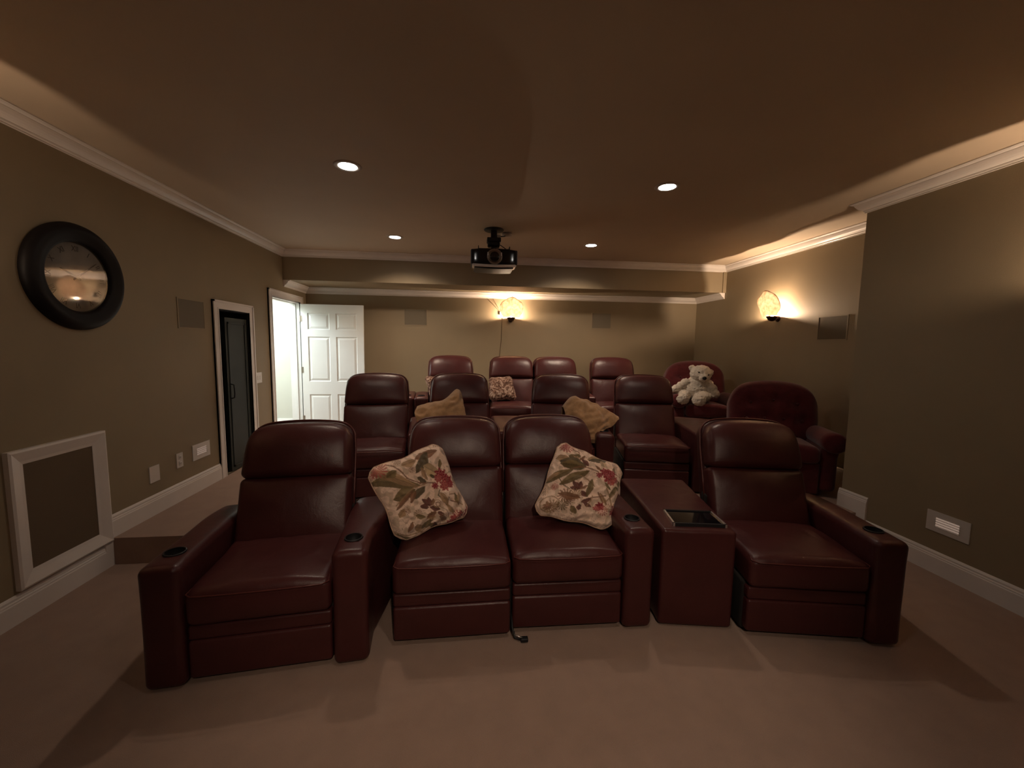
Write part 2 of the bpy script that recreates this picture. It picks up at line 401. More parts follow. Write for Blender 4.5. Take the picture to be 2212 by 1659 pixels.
for z in (LH - .22, LH - 1.0, .25):
    hb = bmesh.new(); box(hb, (-0.012, -0.006, z - .045), (0.002, 0.004, z + .045)); box(hb, (-0.002, -0.0015, z - .045), (0.022, 0.0, z + .045))
    frombm('hinge', hb, M['dullmetal'], leaf)
kn = lathe('door_knob', [(0.001, -.062), (.018, -.060), (.026, -.048), (.024, -.036), (.012, -.028), (.010, -.008), (.026, -.006), (.026, 0)], M['chrome'], leaf, 24, 'Y'); kn.location = (LW - .07, 0, .90)

# hall beyond the doorway
bm = bmesh.new(); HX, HY0, HY1 = -4.3, 5.25, 7.15
box(bm, (HX, HY1, F2 - .1), (XL - T, HY1 + .1, 2.7)); box(bm, (HX - .1, HY0, F2 - .1), (HX, HY1 + .1, 2.7)); box(bm, (HX, HY0 - .1, F2 - .1), (XL - T, HY0, 2.7))
hw = struct(frombm('wall_hall', bm, M['hall']))
struct(boxo('floor_hall', (HX, HY0, F2 - .1), (XL, HY1, F2), M['carpet']))
struct(boxo('ceiling_hall', (HX, HY0, 2.7), (XL - T, HY1, 2.8), M['hall']))
struct(boxo('baseboard_hall', (HX, HY1 - .015, F2), (XL - T, HY1, F2 + .14), M['door']))

# closet behind the black door
bm = bmesh.new(); CX = XL - T
box(bm, (CX - .62, BD[0] - .12, F2 - .02), (CX - .60, BD[1] + .12, 2.05)); box(bm, (CX - .62, BD[0] - .12, F2 - .02), (CX, BD[0] - .10, 2.05)); box(bm, (CX - .62, BD[1] + .10, F2 - .02), (CX, BD[1] + .12, 2.05)); box(bm, (CX - .62, BD[0] - .12, 2.03), (CX, BD[1] + .12, 2.05)); box(bm, (CX - .62, BD[0] - .12, F2 - .04), (CX, BD[1] + .12, F2 - .02))
box(bm, (CX, BD[0], F2), (XL + .001, BD[0] + .012, BD[3])); box(bm, (CX, BD[1] - .012, F2), (XL + .001, BD[1], BD[3])); box(bm, (CX, BD[0], BD[3] - .012), (XL + .001, BD[1], BD[3]))
frombm('closet_recess', bm, M['closet'], c1)
bdoor = thing('closet_door', 'charcoal black narrow closet door set back inside white casing on left wall', 'door', (XL - .046, 4.618, F2 + .006))
rl = [(0, 0), (.43, 0), (.43, 1.70), (0, 1.70)]
bm = bmesh.new(); box(bm, (0, 0, 0), (.035, .426, 1.675)); frombm('door_panel', bm, M['closetdoor'], bdoor, bevel=.012, seg=2)
bm = bmesh.new()
for a, b, c_, d in ((.04, .06, .04, 1.63), (.366, .386, .04, 1.63)): box(bm, (.035, a, c_), (.042, b, d))
for c_, d in ((.04, .06), (1.61, 1.63)): box(bm, (.035, .04, c_), (.042, .386, d))
frombm('panel_bead', bm, M['closetdoor'], bdoor, bevel=.003, seg=1)
tube('door_handle', [(.035, .05, .80), (.07, .05, .81), (.075, .05, .86), (.07, .05, .95), (.035, .05, .96)], .007, M['black'], bdoor)

# ------------------------------------------------------------------ wall fittings
def wall_obj(name, label, cat, side, u, z, group=None):
    """side L / R / A(lcove) / B(ack): local X = along wall, local -Y = into the room"""
    loc, rz = {'L': ((XL, u, z), PI / 2), 'R': ((XN, u, z), -PI / 2), 'A': ((XR, u, z), -PI / 2), 'B': ((u, YB, z), 0)}[side]
    return thing(name, label, cat, loc, rz, group)
def speaker(side, u, z, w_, h_, label, dark=False):
    t = wall_obj('wall_speaker', label, 'speaker', side, u, z, 'speakers set flush in the walls')
    bm = bmesh.new(); a, b = w_ / 2, h_ / 2; e = .012
    box(bm, (-a, -.006, -b), (-a + e, 0.004, b)); box(bm, (a - e, -.006, -b), (a, 0.004, b)); box(bm, (-a + e, -.006, -b), (a - e, 0.004, -b + e)); box(bm, (-a + e, -.006, b - e), (a - e, 0.004, b))
    frombm('frame', bm, M['wall'], t, bevel=.0015, seg=1)
    boxo('grille', (-a + e, -.004, -b + e), (a - e, 0.004, b - e), M['grille_dark'] if dark else M['grille'], t)
speaker('L', 4.085, 1.872, .37, .275, 'square tan in-wall speaker between the round clock and the black closet door')
speaker('B', -.86, 2.065, .378, .27, 'square in-wall speaker on back wall, nearest the open white door')
speaker('B', 2.27, 2.07, .35, .272, 'square in-wall speaker on back wall, right of the back lit wall lamp')
speaker('A', 4.07, 1.866, .375, .27, 'square in-wall speaker on the right alcove wall beside the lit wall lamp', True)

t = wall_obj('framed_grille', 'large brown grille in a white moulded frame low on the left wall', 'grille', 'L', 2.771, .585)
def frame_ring(name, ax_, az, wd, mat_, par, depth):
    V = []; F = []; prof = [(0, 0), (0, -depth), (.012, -depth - .006), (.024, -depth - .002), (wd - .02, -depth * .55), (wd, -depth * .4), (wd, .004)]
    for o_, y in prof:
        for sx, sz in ((-1, -1), (1, -1), (1, 1), (-1, 1)): V.append((sx * (ax_ - o_), y, sz * (az - o_)))
    for i in range(len(prof) - 1):
        for k in range(4): F.append([i * 4 + k, i * 4 + (k + 1) % 4, (i + 1) * 4 + (k + 1) % 4, (i + 1) * 4 + k])
    return pyd(name, V, F, mat_, par)
frame_ring('frame', .304, .403, .088, M['trim'], t, .028)
boxo('grille_cloth', (-.22, -.008, -.318), (.22, .002, .318), M['cloth'], t)

def plate(side, u, z, w_, h_, label, cat, kind):
    t = wall_obj(kind, label, cat, side, u, z)
    bm = bmesh.new(); box(bm, (-w_ / 2, -.007, -h_ / 2), (w_ / 2, .001, h_ / 2)); frombm('cover_plate', bm, M['plate'], t, bevel=.003)
    return t
plate('L', 3.517, .533, .105, .133, 'blank white wall plate low on left wall, nearest the framed grille', 'wall plate', 'blank_plate')
t = plate('L', 3.811, .562, .078, .130, 'white double power outlet low on left wall between blank plate and step light', 'outlet', 'power_outlet')
for dz in (-.027, .027):
    rbox('socket', (-.017, -.0105, dz - .019), (.017, -.006, dz + .019), .002, M['plate'], t, n=(1, 1, 1), ra=1)
    for dx in (-.007, .007): boxo('slot', (dx - .0015, -.0112, dz - .006), (dx + .0015, -.0104, dz + .006), M['black'], t)
t = plate('L', 5.243, 1.188, .125, .128, 'white double light switch on left wall between the two doors', 'light switch', 'light_switch')
for dx in (-.027, .027): boxo('rocker', (dx - .012, -.0105, -.025), (dx + .012, -.006, .025), M['plate'], t, bevel=.0015)
def steplight(side, u, z, w_, h_, label):
    t = plate(side, u, z, w_, h_, label, 'step light', 'step_light'); t['group'] = 'low wall step lights'
    boxo('lens', (-w_ * .27, -.0085, -h_ * .24), (w_ * .27, -.0065, h_ * .22), M['plate_glint'], t)  # glowing slab drawn as the plate's reflection, not a lamp lens
    for k in range(4): 
        zz = -h_ * .24 + (k + .5) * h_ * .46 / 4
        boxo('louver', (-w_ * .29, -.014, zz - .005), (w_ * .29, -.007, zz - .002), M['plate'], t)
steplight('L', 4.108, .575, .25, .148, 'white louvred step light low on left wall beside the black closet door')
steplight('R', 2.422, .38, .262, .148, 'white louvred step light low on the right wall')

# clock
ck = wall_obj('wall_clock', 'big round wall clock with thick black frame and pale roman dial on left wall', 'clock', 'L', 2.978, 2.026)
R0 = .338
prof = [(R0, 0), (R0 + .004, -.02), (R0 - .004, -.04), (R0 - .03, -.060), (R0 - .055, -.062), (R0 - .075, -.050), (R0 - .095, -.046), (R0 - .112, -.036), (R0 - .118, -.020), (R0 - .118, 0.0)]
ck.rotation_euler.x = math.radians(1.2)
lathe('clock_frame', prof, M['clockframe'], ck, 72, 'Y', caps=False)
RF = R0 - .115
lathe('clock_face', [(RF, 0), (RF, -.012), (.001, -.0121)], M['clockface'], ck, 64, 'Y')
lathe('glass', [(RF + .002, -.026), (.001, -.0261)], M['clockglass'], ck, 64, 'Y', caps=False)
rn = ['XII', 'I', 'II', 'III', 'IIII', 'V', 'VI', 'VII', 'VIII', 'IX', 'X', 'XI']
for i, s in enumerate(rn):
    cu = bpy.data.curves.new('numeral', 'FONT'); cu.body = s; cu.size = .05; cu.align_x = 'CENTER'; cu.align_y = 'CENTER'; cu.extrude = .0006
    tmp = bpy.data.objects.new('numeral_tmp', cu); COL.objects.link(tmp)
    dg = bpy.context.evaluated_depsgraph_get(); me = bpy.data.meshes.new_from_object(tmp.evaluated_get(dg)); bpy.data.objects.remove(tmp)
    a = -i * PI / 6
    me.transform(Matrix.Rotation(PI / 2, 4, 'X') @ Matrix.Rotation(a, 4, 'Z') @ Matrix.Translation((0, RF - .042, .0128)) @ Matrix.Scale(.8, 4, (1, 0, 0)))
    link_mesh('numeral', me, M['clockink'], ck)
def hand(ang, ln, wd):
    s, c = math.sin(ang), math.cos(ang); p = []
    for r_, q in ((-.03, wd), (0, wd * 1.2), (ln * .8, wd * .7), (ln, .0008)):
        p.append((r_, q))
    V = [(s * r_ + c * q * sg, y, c * r_ - s * q * sg) for y in (-.016, -.0145) for sg in (1, -1) for r_, q in p]
    F = [[0, 1, 5, 4], [1, 2, 6, 5], [2, 3, 7, 6], [8, 12, 13, 9], [9, 13, 14, 10], [10, 14, 15, 11]]
    for a_ in ((0, 1), (1, 2), (2, 3), (5, 4), (6, 5), (7, 6)): F.append([a_[0], a_[0] + 8, a_[1] + 8, a_[1]])
    pyd('clock_hand', V, F, M['clockink'], ck)
hand(math.radians(52), .185, .005); hand(math.radians(-68), .12, .006)

# ------------------------------------------------------------------ wall lamps
def sconce(side, u, z, label, k=1.0):
    t = wall_obj('wall_lamp', label, 'wall lamp', side, u, z, 'shell-shaped wall lamps')
    # half bowl and back plate
    V = []; F = []; pr = [(.006, -.062), (.022, -.056), (.040, -.040), (.052, -.020), (.060, -.004), (.060, .002), (.054, .002), (.050, -.010), (.004, -.030)]
    ns = 20
    for r_, h_ in pr:
        for i in range(ns): a = 2 * PI * i / ns; V.append((r_ * math.cos(a) * 1.15, -.085 + r_ * 1.15 * math.sin(a), h_))
    for j in range(len(pr) - 1):
        for i in range(ns): F.append([j * ns + i, j * ns + (i + 1) % ns, (j + 1) * ns + (i + 1) % ns, (j + 1) * ns + i])
    F.append(list(range(ns))[::-1]); F.append([(len(pr) - 1) * ns + i for i in range(ns)])
    pyd('bowl', V, F, M['bronze'], t, smooth=True)
    lathe('wall_plate', [(.04, 0.0), (.04, -.006), (.03, -.010), (.012, -.012), (.012, -.07)], M['bronze'], t, 20, 'Y').location = (0, 0, -.028)
    # fan shell
    NA, NR = 56, 14; V = []; F = []
    for i in range(NA + 1):
        ph = math.radians(-88 + 176 * i / NA); sca = math.cos(ph * 9)
        R_ = .325 * max(.30, math.cos(ph * .92)) ** .72 * (1 + .026 * sca)
        for j in range(NR + 1):
            s = (j / NR); rr = .02 + (R_ - .02) * s
            out = .150 + .052 * math.sin(PI * s * .62) - .085 * math.sin(ph) ** 2 * s ** .8 + .009 * sca * s ** .7
            V.append((rr * math.sin(ph), -out, rr * math.cos(ph) * .98 + .002))
    for i in range(NA):
        for j in range(NR):
            a = i * (NR + 1) + j; F.append([a, a + 1, a + NR + 2, a + NR + 1])
    sh = pyd('glass_shade', V, F, M['shade'], t, smooth=True)
    md = sh.modifiers.new('s', 'SOLIDIFY'); md.thickness = .003; md.offset = 0
    bm = bmesh.new(); bmesh.ops.create_icosphere(bm, subdivisions=1, radius=.014); frombm('bulb', bm, M['bulb'] if k == 1 else emis('bulb_glow_dim', WARM, SCONCE_W * 129.0 * k), t, smooth=True).location = (0, -.088, .010)
    return t
for a in (('B', .70, 2.085, 'lit frosted shell wall lamp on the back wall above the seats', 1.4), ('A', 4.87, 2.045, 'lit frosted shell wall lamp on the right alcove wall near the bear', 1.5),
          ('R', 1.62, 2.055, 'lit shell wall lamp on the near right wall, beyond the photo edge', .95), ('L', 1.62, 2.055, 'lit shell wall lamp on the left wall, nearer than the clock', .4)):
    sconce(*a)
# cord and little bracket by the back lamp
t = thing('lamp_cord', 'thin brown cord running down the back wall from a small white clip beside the lamp', 'cord', (0, 0, 0))
tube('cord', [(.561, YB - .004, 2.09), (.556, YB - .004, 1.95), (.545, YB - .005, 1.7), (.52, YB - .004, 1.45), (.51, YB - .004, .7)], .0035, M['cord'], t, 6)
boxo('clip', (.520, YB - .016, 2.135), (.548, YB - .0, 2.185), M['plate'], t, bevel=.002)
tube('cord', [(.30, YB - .014, 2.40), (.40, YB - .006, 2.31), (.522, YB - .01, 2.19)], .0022, M['cord'], t, 6)
tube('cord', [(.40, YB - .014, 2.40), (.46, YB - .006, 2.30), (.535, YB - .01, 2.19)], .0022, M['cord'], t, 6)

# ------------------------------------------------------------------ ceiling lights
def downlight(x, y, label, spot, cone=118, aim=0):
    t = thing('downlight', label, 'ceiling light', (x, y, ZC), 0, 'recessed downlights in the ceiling')
    lathe('trim_ring', [(.062, -.003), (.070, -.007), (.092, -.006), (.098, -.001), (.098, .002), (.062, .002)], M['can'], t, 40)
    lathe('lens', [(.066, -.004), (.050, -.0075), (.001, -.0085)], M['lamp'], t, 32, caps=False)
    ld = bpy.data.lights.new('spot_light', 'SPOT'); ld.energy = spot * 10; ld.color = (1.0, .76, .56); ld.spot_size = math.radians(cone); ld.spot_blend = .75; ld.shadow_soft_size = .06
    lo = bpy.data.objects.new('spot_light', ld); COL.objects.link(lo); lo.parent = t; lo.location = (0, 0, -.012); lo.rotation_euler = (math.radians(aim), 0, 0)
    return t
downlight(-.855 * 1.018 + .0, 3.15, 'round ceiling downlight above the front row, left of the two', DOWN_SPOT, 94)
downlight(1.565, 3.18, 'round ceiling downlight above the front row, right of the two', DOWN_SPOT, 94)
downlight(-.875, 5.07, 'round ceiling downlight left of the projector, nearer the back wall', DOWN_SPOT * 3.7, 118, 20)
downlight(1.53, 5.07, 'round ceiling downlight right of the projector, nearer the back wall', DOWN_SPOT * 3.7, 118, 20)
downlight(.35, .95, 'added unseen ceiling downlight brightening the bare front carpet', FRONT_SPOT, 84)  # added unseen lamp, brightens the middle of the front carpet
downlight(.35, -1.15, 'added unseen ceiling downlight behind the camera brightening the seats', FRONT_SPOT * 8.0, 54, 52)  # added unseen lamp, aimed to brighten the cushions and front seats

# ------------------------------------------------------------------ projector
pj = thing('projector', 'black ceiling projector with silver lens ring hanging from black mount', 'projector', (.275, 4.52, 2.575))
def pf(p, s):
    p = p.copy()
    p.y += .05 * abs(s.x) ** 2.2 * (1 if s.y < 0 else -.2)
    p.z *= 1 - .16 * max(0, abs(s.x) - .55)
    return p
rbox('housing', (-.255, -.10, -.085), (.255, .26, .085), .022, M['glossblack'], pj, n=(16, 4, 4), f=pf)
for s in (-1, 1):
    rbox('side_cheek', (s * .225 - .028, -.062, -.078), (s * .225 + .028, .22, .078), .014, M['black'], pj, n=(2, 3, 3))
def bf(p, s):
    p = p.copy(); p.y += .055 * abs(s.x) ** 2.2; p.z -= .018 * (1 - s.x ** 2) * (1 if True else 0); return p
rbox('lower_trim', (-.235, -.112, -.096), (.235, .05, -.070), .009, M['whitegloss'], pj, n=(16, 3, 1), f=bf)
rbox('underside', (-.215, -.085, -.112), (.215, .23, -.086), .012, M['black'], pj, n=(10, 3, 1), f=bf)
lathe('lens_ring', [(.063, -.112), (.066, -.122), (.076, -.126), (.082, -.120), (.082, -.09), (.063, -.09)], M['dullmetal'], pj, 48, 'Y').location = (0, 0, -.006)
lathe('lens', [(.064, -.104), (.05, -.113), (.03, -.119), (.001, -.121)], M['lens'], pj, 40, 'Y', caps=False).location = (0, 0, -.006)
for s in (-1, 1):
    boxo('ring_tab', (s * .072 - .006, -.130, .002), (s * .072 + .006, -.122, .034), M['chrome'], pj, bevel=.002)
zt = ZC - 2.575
lathe('ceiling_plate', [(.001, zt), (.105, zt), (.11, zt - .006), (.105, zt - .013), (.04, zt - .016), (.001, zt - .016)], M['black'], pj, 28).location = (0, .06, 0)
rbox('pole', (-.034, .03, .165), (.034, .09, zt - .01), .01, M['black'], pj, n=(1, 1, 2), ra=2)
rbox('clamp', (-.076, -.005, .178), (.076, .125, .222), .008, M['black'], pj, n=(1, 1, 1), ra=2)
rbox('swivel', (-.068, .0, .130), (.068, .12, .182), .02, M['black'], pj, n=(1, 1, 1), ra=3)
rbox('neck', (-.03, .03, .095), (.03, .09, .14), .008, M['black'], pj, n=(1, 1, 1), ra=2)
boxo('bracket', (-.17, -.02, .088), (.17, .14, .098), M['black'], pj, bevel=.002)
for s in (-1, 1): boxo('bracket_arm', (s * .170 - .004, -.02, .085), (s * .170 + .004, .14, .125), M['black'], pj)
boxo('bracket_tab', (.034, .035, .222), (.072, .085, .262), M['plate'], pj, bevel=.002)
tube('cable', [(.05, .06, .165), (.08, .05, .148), (.115, .03, .12), (.14, .02, .10), (.16, .05, .07)], .005, M['black'], pj, 6)
t = thing('cable_ring', 'small pale round ceiling fitting just behind the projector mount', 'ceiling fitting', (.432, 4.70, ZC))
lathe('fitting_body', [(.001, 0), (.055, 0), (.058, -.02), (.052, -.034), (.030, -.042), (.001, -.044)], M['can'], t, 28)
tube('stub', [(.0, 0, -.03), (-.05, -.04, -.05), (-.09, -.07, -.06)], .006, M['black'], t, 6)

# ------------------------------------------------------------------ leather recliners
SW = .32   # half seat width
AW = .168  # arm width
TILT = math.radians(21)
def back_pt(p):   # upright local (x, y forward-negative, z above pivot) to tilted chair space
    y, z = p.y, p.z
    return Vector((p.x, .475 + y * math.cos(TILT) + z * math.sin(TILT), .44 + z * math.cos(TILT) - y * math.sin(TILT)))
def wr(p, s, amp=.006, k=7.0): return noise.noise(Vector((p.x * k, p.y * k, p.z * k + 3.1))) * amp
PROTO = {}
def keep(key, o):
    PROTO[key] = o.data; bpy.data.objects.remove(o)
def f_seat(p, s):
    p = p.copy()
    u = 1 - min(1, abs(s.x)) ** 3; v_ = 1 - max(0, s.y) ** 2
    if s.z > 0: p.z += .030 * u * v_ * s.z - .012 * max(0, -s.y - .6) * 2
    if s.y < -.5: p.y -= .018 * (1 - s.x ** 2) * (1 - abs(s.z) ** 2)
    p.z += wr(p, s, .005, 6)
    if s.z > .5: p.z += .005 * math.sin(p.x * 44 + 6 * noise.noise(p * 3)) * max(0, noise.noise(Vector((p.x * 5, p.y * 5, 1)))) * 2
    return p
keep('seat', rbox('q', (-SW + .004, -.012, .298), (SW - .004, .56, .470), .034, M['leather'], None, n=(22, 18, 3), f=f_seat))
def f_lum(p, s):
    p = p.copy(); 
    if s.y < 0: p.y -= .035 * (1 - abs(s.x) ** 2.4) * (1 - abs(s.z) ** 3) ; p.y += wr(p, s, .006, 5)
    return back_pt(p)
keep('lumbar', rbox('q', (-SW + .001, -.0, -.02), (SW - .001, .15, .39), .035, M['leather'], None, n=(16, 2, 10), f=f_lum))
def arch(x, hw): 
    u = min(1.0, abs(x) / hw); return .028 * u ** 2 + .075 * u ** 9
def f_head(p, s):
    p = p.copy()
    k = max(0, (s.z + 1) / 2); p.z -= arch(p.x, SW) * k ** 1.3
    p.x *= 1 - .035 * k
    if s.y < 0: p.y -= .040 * (1 - abs(s.x) ** 2.6) * max(0, 1 - abs(s.z * .9 + .05) ** 2.6); p.y += wr(p, s, .004, 5)
    p.y += .035 * max(0, s.z) ** 2
    return back_pt(p)
keep('head', rbox('q', (-SW + .004, -.022, .385), (SW - .004, .13, .730), .045, M['leather'], None, n=(18, 2, 10), f=f_head))
def f_shell(p, s):
    p = p.copy(); k = max(0, (p.z - .35) / .4); p.z -= arch(p.x, SW + .004) * min(1, k) ** 1.3
    p.x *= 1 - .03 * max(0, k) + .022 * max(0, .4 - p.z)
    return back_pt(p)
keep('shell', rbox('q', (-SW, .10, -.20), (SW, .215, .759), .03, M['leather_dark'], None, n=(14, 1, 14), f=f_shell))
pp = []
for i in range(41):
    x = -SW + 2 * SW * i / 40; xx = x * .985; z = .756 - arch(x, SW + .004); pp.append(back_pt(Vector((xx * .985, .112, z))))
for z in (.55, .3, .1): pp.insert(0, back_pt(Vector((-SW - .001, .112, z)))); 
pp = sorted(pp[:3], key=lambda q: q.z) + pp[3:] + [back_pt(Vector((SW + .001, .112, z))) for z in (.55, .3, .1)]
keep('piping', tube('q', pp, .0068, M['piping'], None, 6))
keep('seatpipe', tube('q', [(-SW + .02, .05, .462), (-SW + .012, .0, .455), (-SW + .04, -.022, .455)] + [(x * .1, -.030 - .006 * (1 - (x / 2.6) ** 2), .458) for x in range(-2, 3)] + [(SW - .04, -.022, .455), (SW - .012, .0, .455), (SW - .02, .05, .462)], .0035, M['piping'], None, 6))
keep('band', rbox('q', (-SW + .006, .006, .222), (SW - .006, .10, .294), .014, M['leather'], None, n=(6, 1, 2), ra=3))
keep('foot', rbox('q', (-SW + .006, .0, .035), (SW - .006, .10, .222), .016, M['leather'], None, n=(8, 1, 4), ra=3))
keep('rear', rbox('q', (-SW - .006, .60, .25), (SW + .006, .70, .60), .015, M['gap'], None, n=(1, 1, 1), ra=2))  # black box added to darken the gap between neighbouring seat backs
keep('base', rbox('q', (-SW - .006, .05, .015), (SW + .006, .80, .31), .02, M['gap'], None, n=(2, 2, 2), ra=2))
# arm with a real cup hole (boolean applied once, mesh shared by all arms)
def f_arm(p, s):
    p = p.copy()
    if s.z > 0.3:
        p.z += .012 * (1 - s.x ** 2) * (s.z - .3); p.x += .008 * s.x * max(0, s.z - .5)
    if s.z > .9 and s.y > .3: p.z -= .05 * (s.y - .3) ** 2
    p.x += .004 * noise.noise(p * 4)
    return p
am = rbox('arm_tmp', (-AW / 2, -.020, .012), (AW / 2, .80, .598), .034, M['leather'], None, n=(6, 26, 12), f=f_arm)
cut = lathe('cut_tmp', [(.041, .52), (.041, .70)], M['leather'], None, 32); cut.location = (0, .125, 0)
bo = am.modifiers.new('b', 'BOOLEAN'); bo.operation = 'DIFFERENCE'; bo.object = cut; bo.solver = 'EXACT'
dg = bpy.context.evaluated_depsgraph_get(); me = bpy.data.meshes.new_from_object(am.evaluated_get(dg))
for p in me.polygons: p.use_smooth = True
bpy.data.objects.remove(am); bpy.data.objects.remove(cut); PROTO['arm'] = me
wm = me.copy()
for v in wm.vertices:
    k = (v.co.x + AW / 2) / AW
    if v.co.y > .18: v.co.x += .15 * max(0, min(1, k)) * (v.co.y - .18) / .62
PROTO['arm_wedge'] = wm
tmp = link_mesh('x', me, None); autosmooth(tmp, .7); bpy.data.objects.remove(tmp)
keep('cup', lathe('q', [(.0405, .612), (.0455, .6125), (.0465, .6085), (.0465, .600), (.041, .598), (.0405, .535), (.001, .530), (.001, .533), (.038, .538), (.0385, .610)], M['black'], None, 32, caps=False))
def part(key, name, parent, loc=(0, 0, 0), material=None):
    me = PROTO[key]; o = bpy.data.objects.new(name, me); COL.objects.link(o); o.parent = parent; o.location = loc
    if not me.materials: me.materials.append(material or M['leather'])
    return o
def recliner(x, y, z, deg, label, arms=(), group='burgundy leather theater recliners', side=False, wedge_arm=False):
    """deg > 0 turns the chair towards +x; arms: 'L' / 'R' as seen by the camera"""
    t = thing('theater_recliner', label, 'recliner', (x, y, z), math.radians(deg), group)
    part('base', 'base', t); part('rear', 'gap_shade_filler', t); part('foot', 'footrest', t); part('band', 'front_band', t)
    s = part('seat', 'seat_cushion', t); part('seatpipe', 'piping', s)
    part('lumbar', 'lumbar_cushion', t); part('head', 'headrest', t)
    b = part('shell', 'back_shell', t); part('piping', 'piping', b)
    if side: rbox('side_panel', (-SW - .082, .07, .02), (-SW, .80, .47), .01, M['gap'], t, n=(1, 2, 2), ra=2)
    for a in arms:
        ao = part('arm_wedge' if (a == 'R' and wedge_arm) else 'arm', 'armrest', t, ((-1 if a == 'L' else 1) * (SW + AW / 2 + .002), 0, 0)); part('cup', 'cup_holder', ao, (0, .125, 0))
    return t
G1 = 'burgundy leather recliners of the front row'; G2 = 'burgundy leather recliners of the middle row'; G3 = 'burgundy leather recliners of the back row'
recliner(-.985, 1.935, 0, 6, 'front row burgundy leather recliner at the far left with two cup-holder arms', 'LR', G1, wedge_arm=True)
recliner(-.080, 2.070, 0, .6, 'armless front row burgundy recliner behind the left floral cushion', '', G1)
recliner(.564, 2.105, 0, -1, 'front row burgundy recliner behind the right floral cushion, right arm only', 'R', G1)
recliner(1.868, 1.915, 0, -10.5, 'front row burgundy leather recliner at the far right beside the console', 'R', G1)
recliner(-.885, 3.66, F2, 6, 'middle row leather recliner in front of the open white door', '', G2)
recliner(-.070, 3.76, F2, 2, 'middle row leather recliner with the left tan blanket', '', G2)
recliner(.895, 3.71, F2, -11, 'middle row leather recliner with the right tan blanket and a cup-holder arm', 'R', G2)
recliner(1.845, 3.69, F2, -12, 'middle row leather recliner left of the console, nearest the red chairs', '', G2)
recliner(-.185, 5.15, F3, 5, 'back row leather recliner standing alone on the left', 'L', G3)
recliner(.590, 5.15, F3, -3, 'back row leather recliner holding the brown scroll cushion', '', G3)
recliner(1.235, 5.13, F3, -3, 'back row leather recliner just right of the one with the brown cushion', '', G3)
recliner(2.02, 5.10, F3, -9, 'back row leather recliner farthest right, left of the red chair with the bear', '', G3)

# wedge consoles ------------------------------------------------------------
def wedge(name, label, pts, z0, h_, cat='console', tray=None, cups=(), group=None):
    """pts: front-left, front-right, back-right, back-left in world xy"""
    c = Vector(((pts[0][0] + pts[1][0]) / 2, (pts[0][1] + pts[1][1]) / 2, z0))
    t = thing(name, label, cat, c, 0, group)
    P = [Vector((p[0] - c.x, p[1] - c.y)) for p in pts]
    def f(p, s):
        u = (s.x + 1) / 2; v_ = (s.y + 1) / 2
        q = (P[0] * (1 - u) + P[1] * u) * (1 - v_) + (P[3] * (1 - u) + P[2] * u) * v_
        z = p.z
        if s.z > 0: z += .006 * (1 - s.x ** 2) * (1 - s.y ** 2) + .003 * noise.noise(Vector((q.x * 6, q.y * 6, 0)))
        return Vector((q.x, q.y, z))
    W_ = (P[1] - P[0]).length; D_ = ((P[3] - P[0]).length + (P[2] - P[1]).length) / 2
    rbox('console_body', (-W_ / 2, -D_ / 2, .012), (W_ / 2, D_ / 2, h_), .022, M['leather'], t, n=(8, 10, 6), f=f)
    return t
con = wedge('wedge_console', 'front row leather wedge console with chrome-edged black tray', [(1.105, 2.10), (1.512, 2.028), (1.69, 2.93), (1.20, 3.00)], 0, .590, group='leather wedge consoles')
# tray: recessed-look frame on the console top
cx, cy = con.location.x, con.location.y
q4 = [Vector((1.185, 2.135, 0)), Vector((1.487, 2.085, 0)), Vector((1.513, 2.285, 0)), Vector((1.222, 2.335, 0))]
q4 = [q - Vector((cx, cy, 0)) for q in q4]; cen = sum(q4, Vector()) / 4
def quadslab(name, pts, z0, z1, m_, par):
    V = [(p.x, p.y, z) for z in (z0, z1) for p in pts]
    return pyd(name, V, [[3, 2, 1, 0], [4, 5, 6, 7], [0, 1, 5, 4], [1, 2, 6, 5], [2, 3, 7, 6], [3, 0, 4, 7]], m_, par)
quadslab('tray', [cen + (q - cen) * .93 for q in q4], .590, .6035, M['glassblack'], con)
for i, mm in ((0, 'black'), (1, 'chrome'), (2, 'black'), (3, 'chrome')):
    a, b = q4[i], q4[(i + 1) % 4]; d = (b - a).normalized(); nn = Vector((-d.y, d.x, 0)) * .011
    quadslab('tray_rail', [a, b, b + nn, a + nn], .590, .610, M[mm], con)
wedge('wedge_console', 'middle row leather wedge console between the two recliners with blankets', [(.262, 3.80), (.555, 3.76), (.745, 4.68), (.27, 4.70)], F2, .600, group='leather wedge consoles')
wedge('wedge_console', 'narrow middle row console under the left tan blanket', [(-.555, 3.72), (-.405, 3.76), (-.42, 4.66), (-.65, 4.64)], F2, .600, group='leather wedge consoles')
wedge('wedge_console', 'middle row leather wedge console left of the nearer red chair', [(2.19, 3.63), (2.53, 3.52), (2.86, 4.38), (2.40, 4.62)], F2, .600, group='leather wedge consoles')
wedge('wedge_console', 'back row narrow leather console between single seat and the pair', [(.155, 5.18), (.26, 5.18), (.28, 6.1), (.08, 6.1)], F3, .600, group='leather wedge consoles')
wedge('wedge_console', 'back row narrow leather console left of the farthest right recliner', [(1.57, 5.16), (1.68, 5.13), (1.83, 6.05), (1.64, 6.08)], F3, .600, group='leather wedge consoles')
# free-standing outer arm at the left end of the back row
t = thing('arm_console', 'slim leather arm console with cup holder at left end of back row', 'console', (-.768, 5.16, F3), math.radians(5))
ao = part('arm', 'console_body', t); part('cup', 'cup_holder', ao, (0, .125, 0))

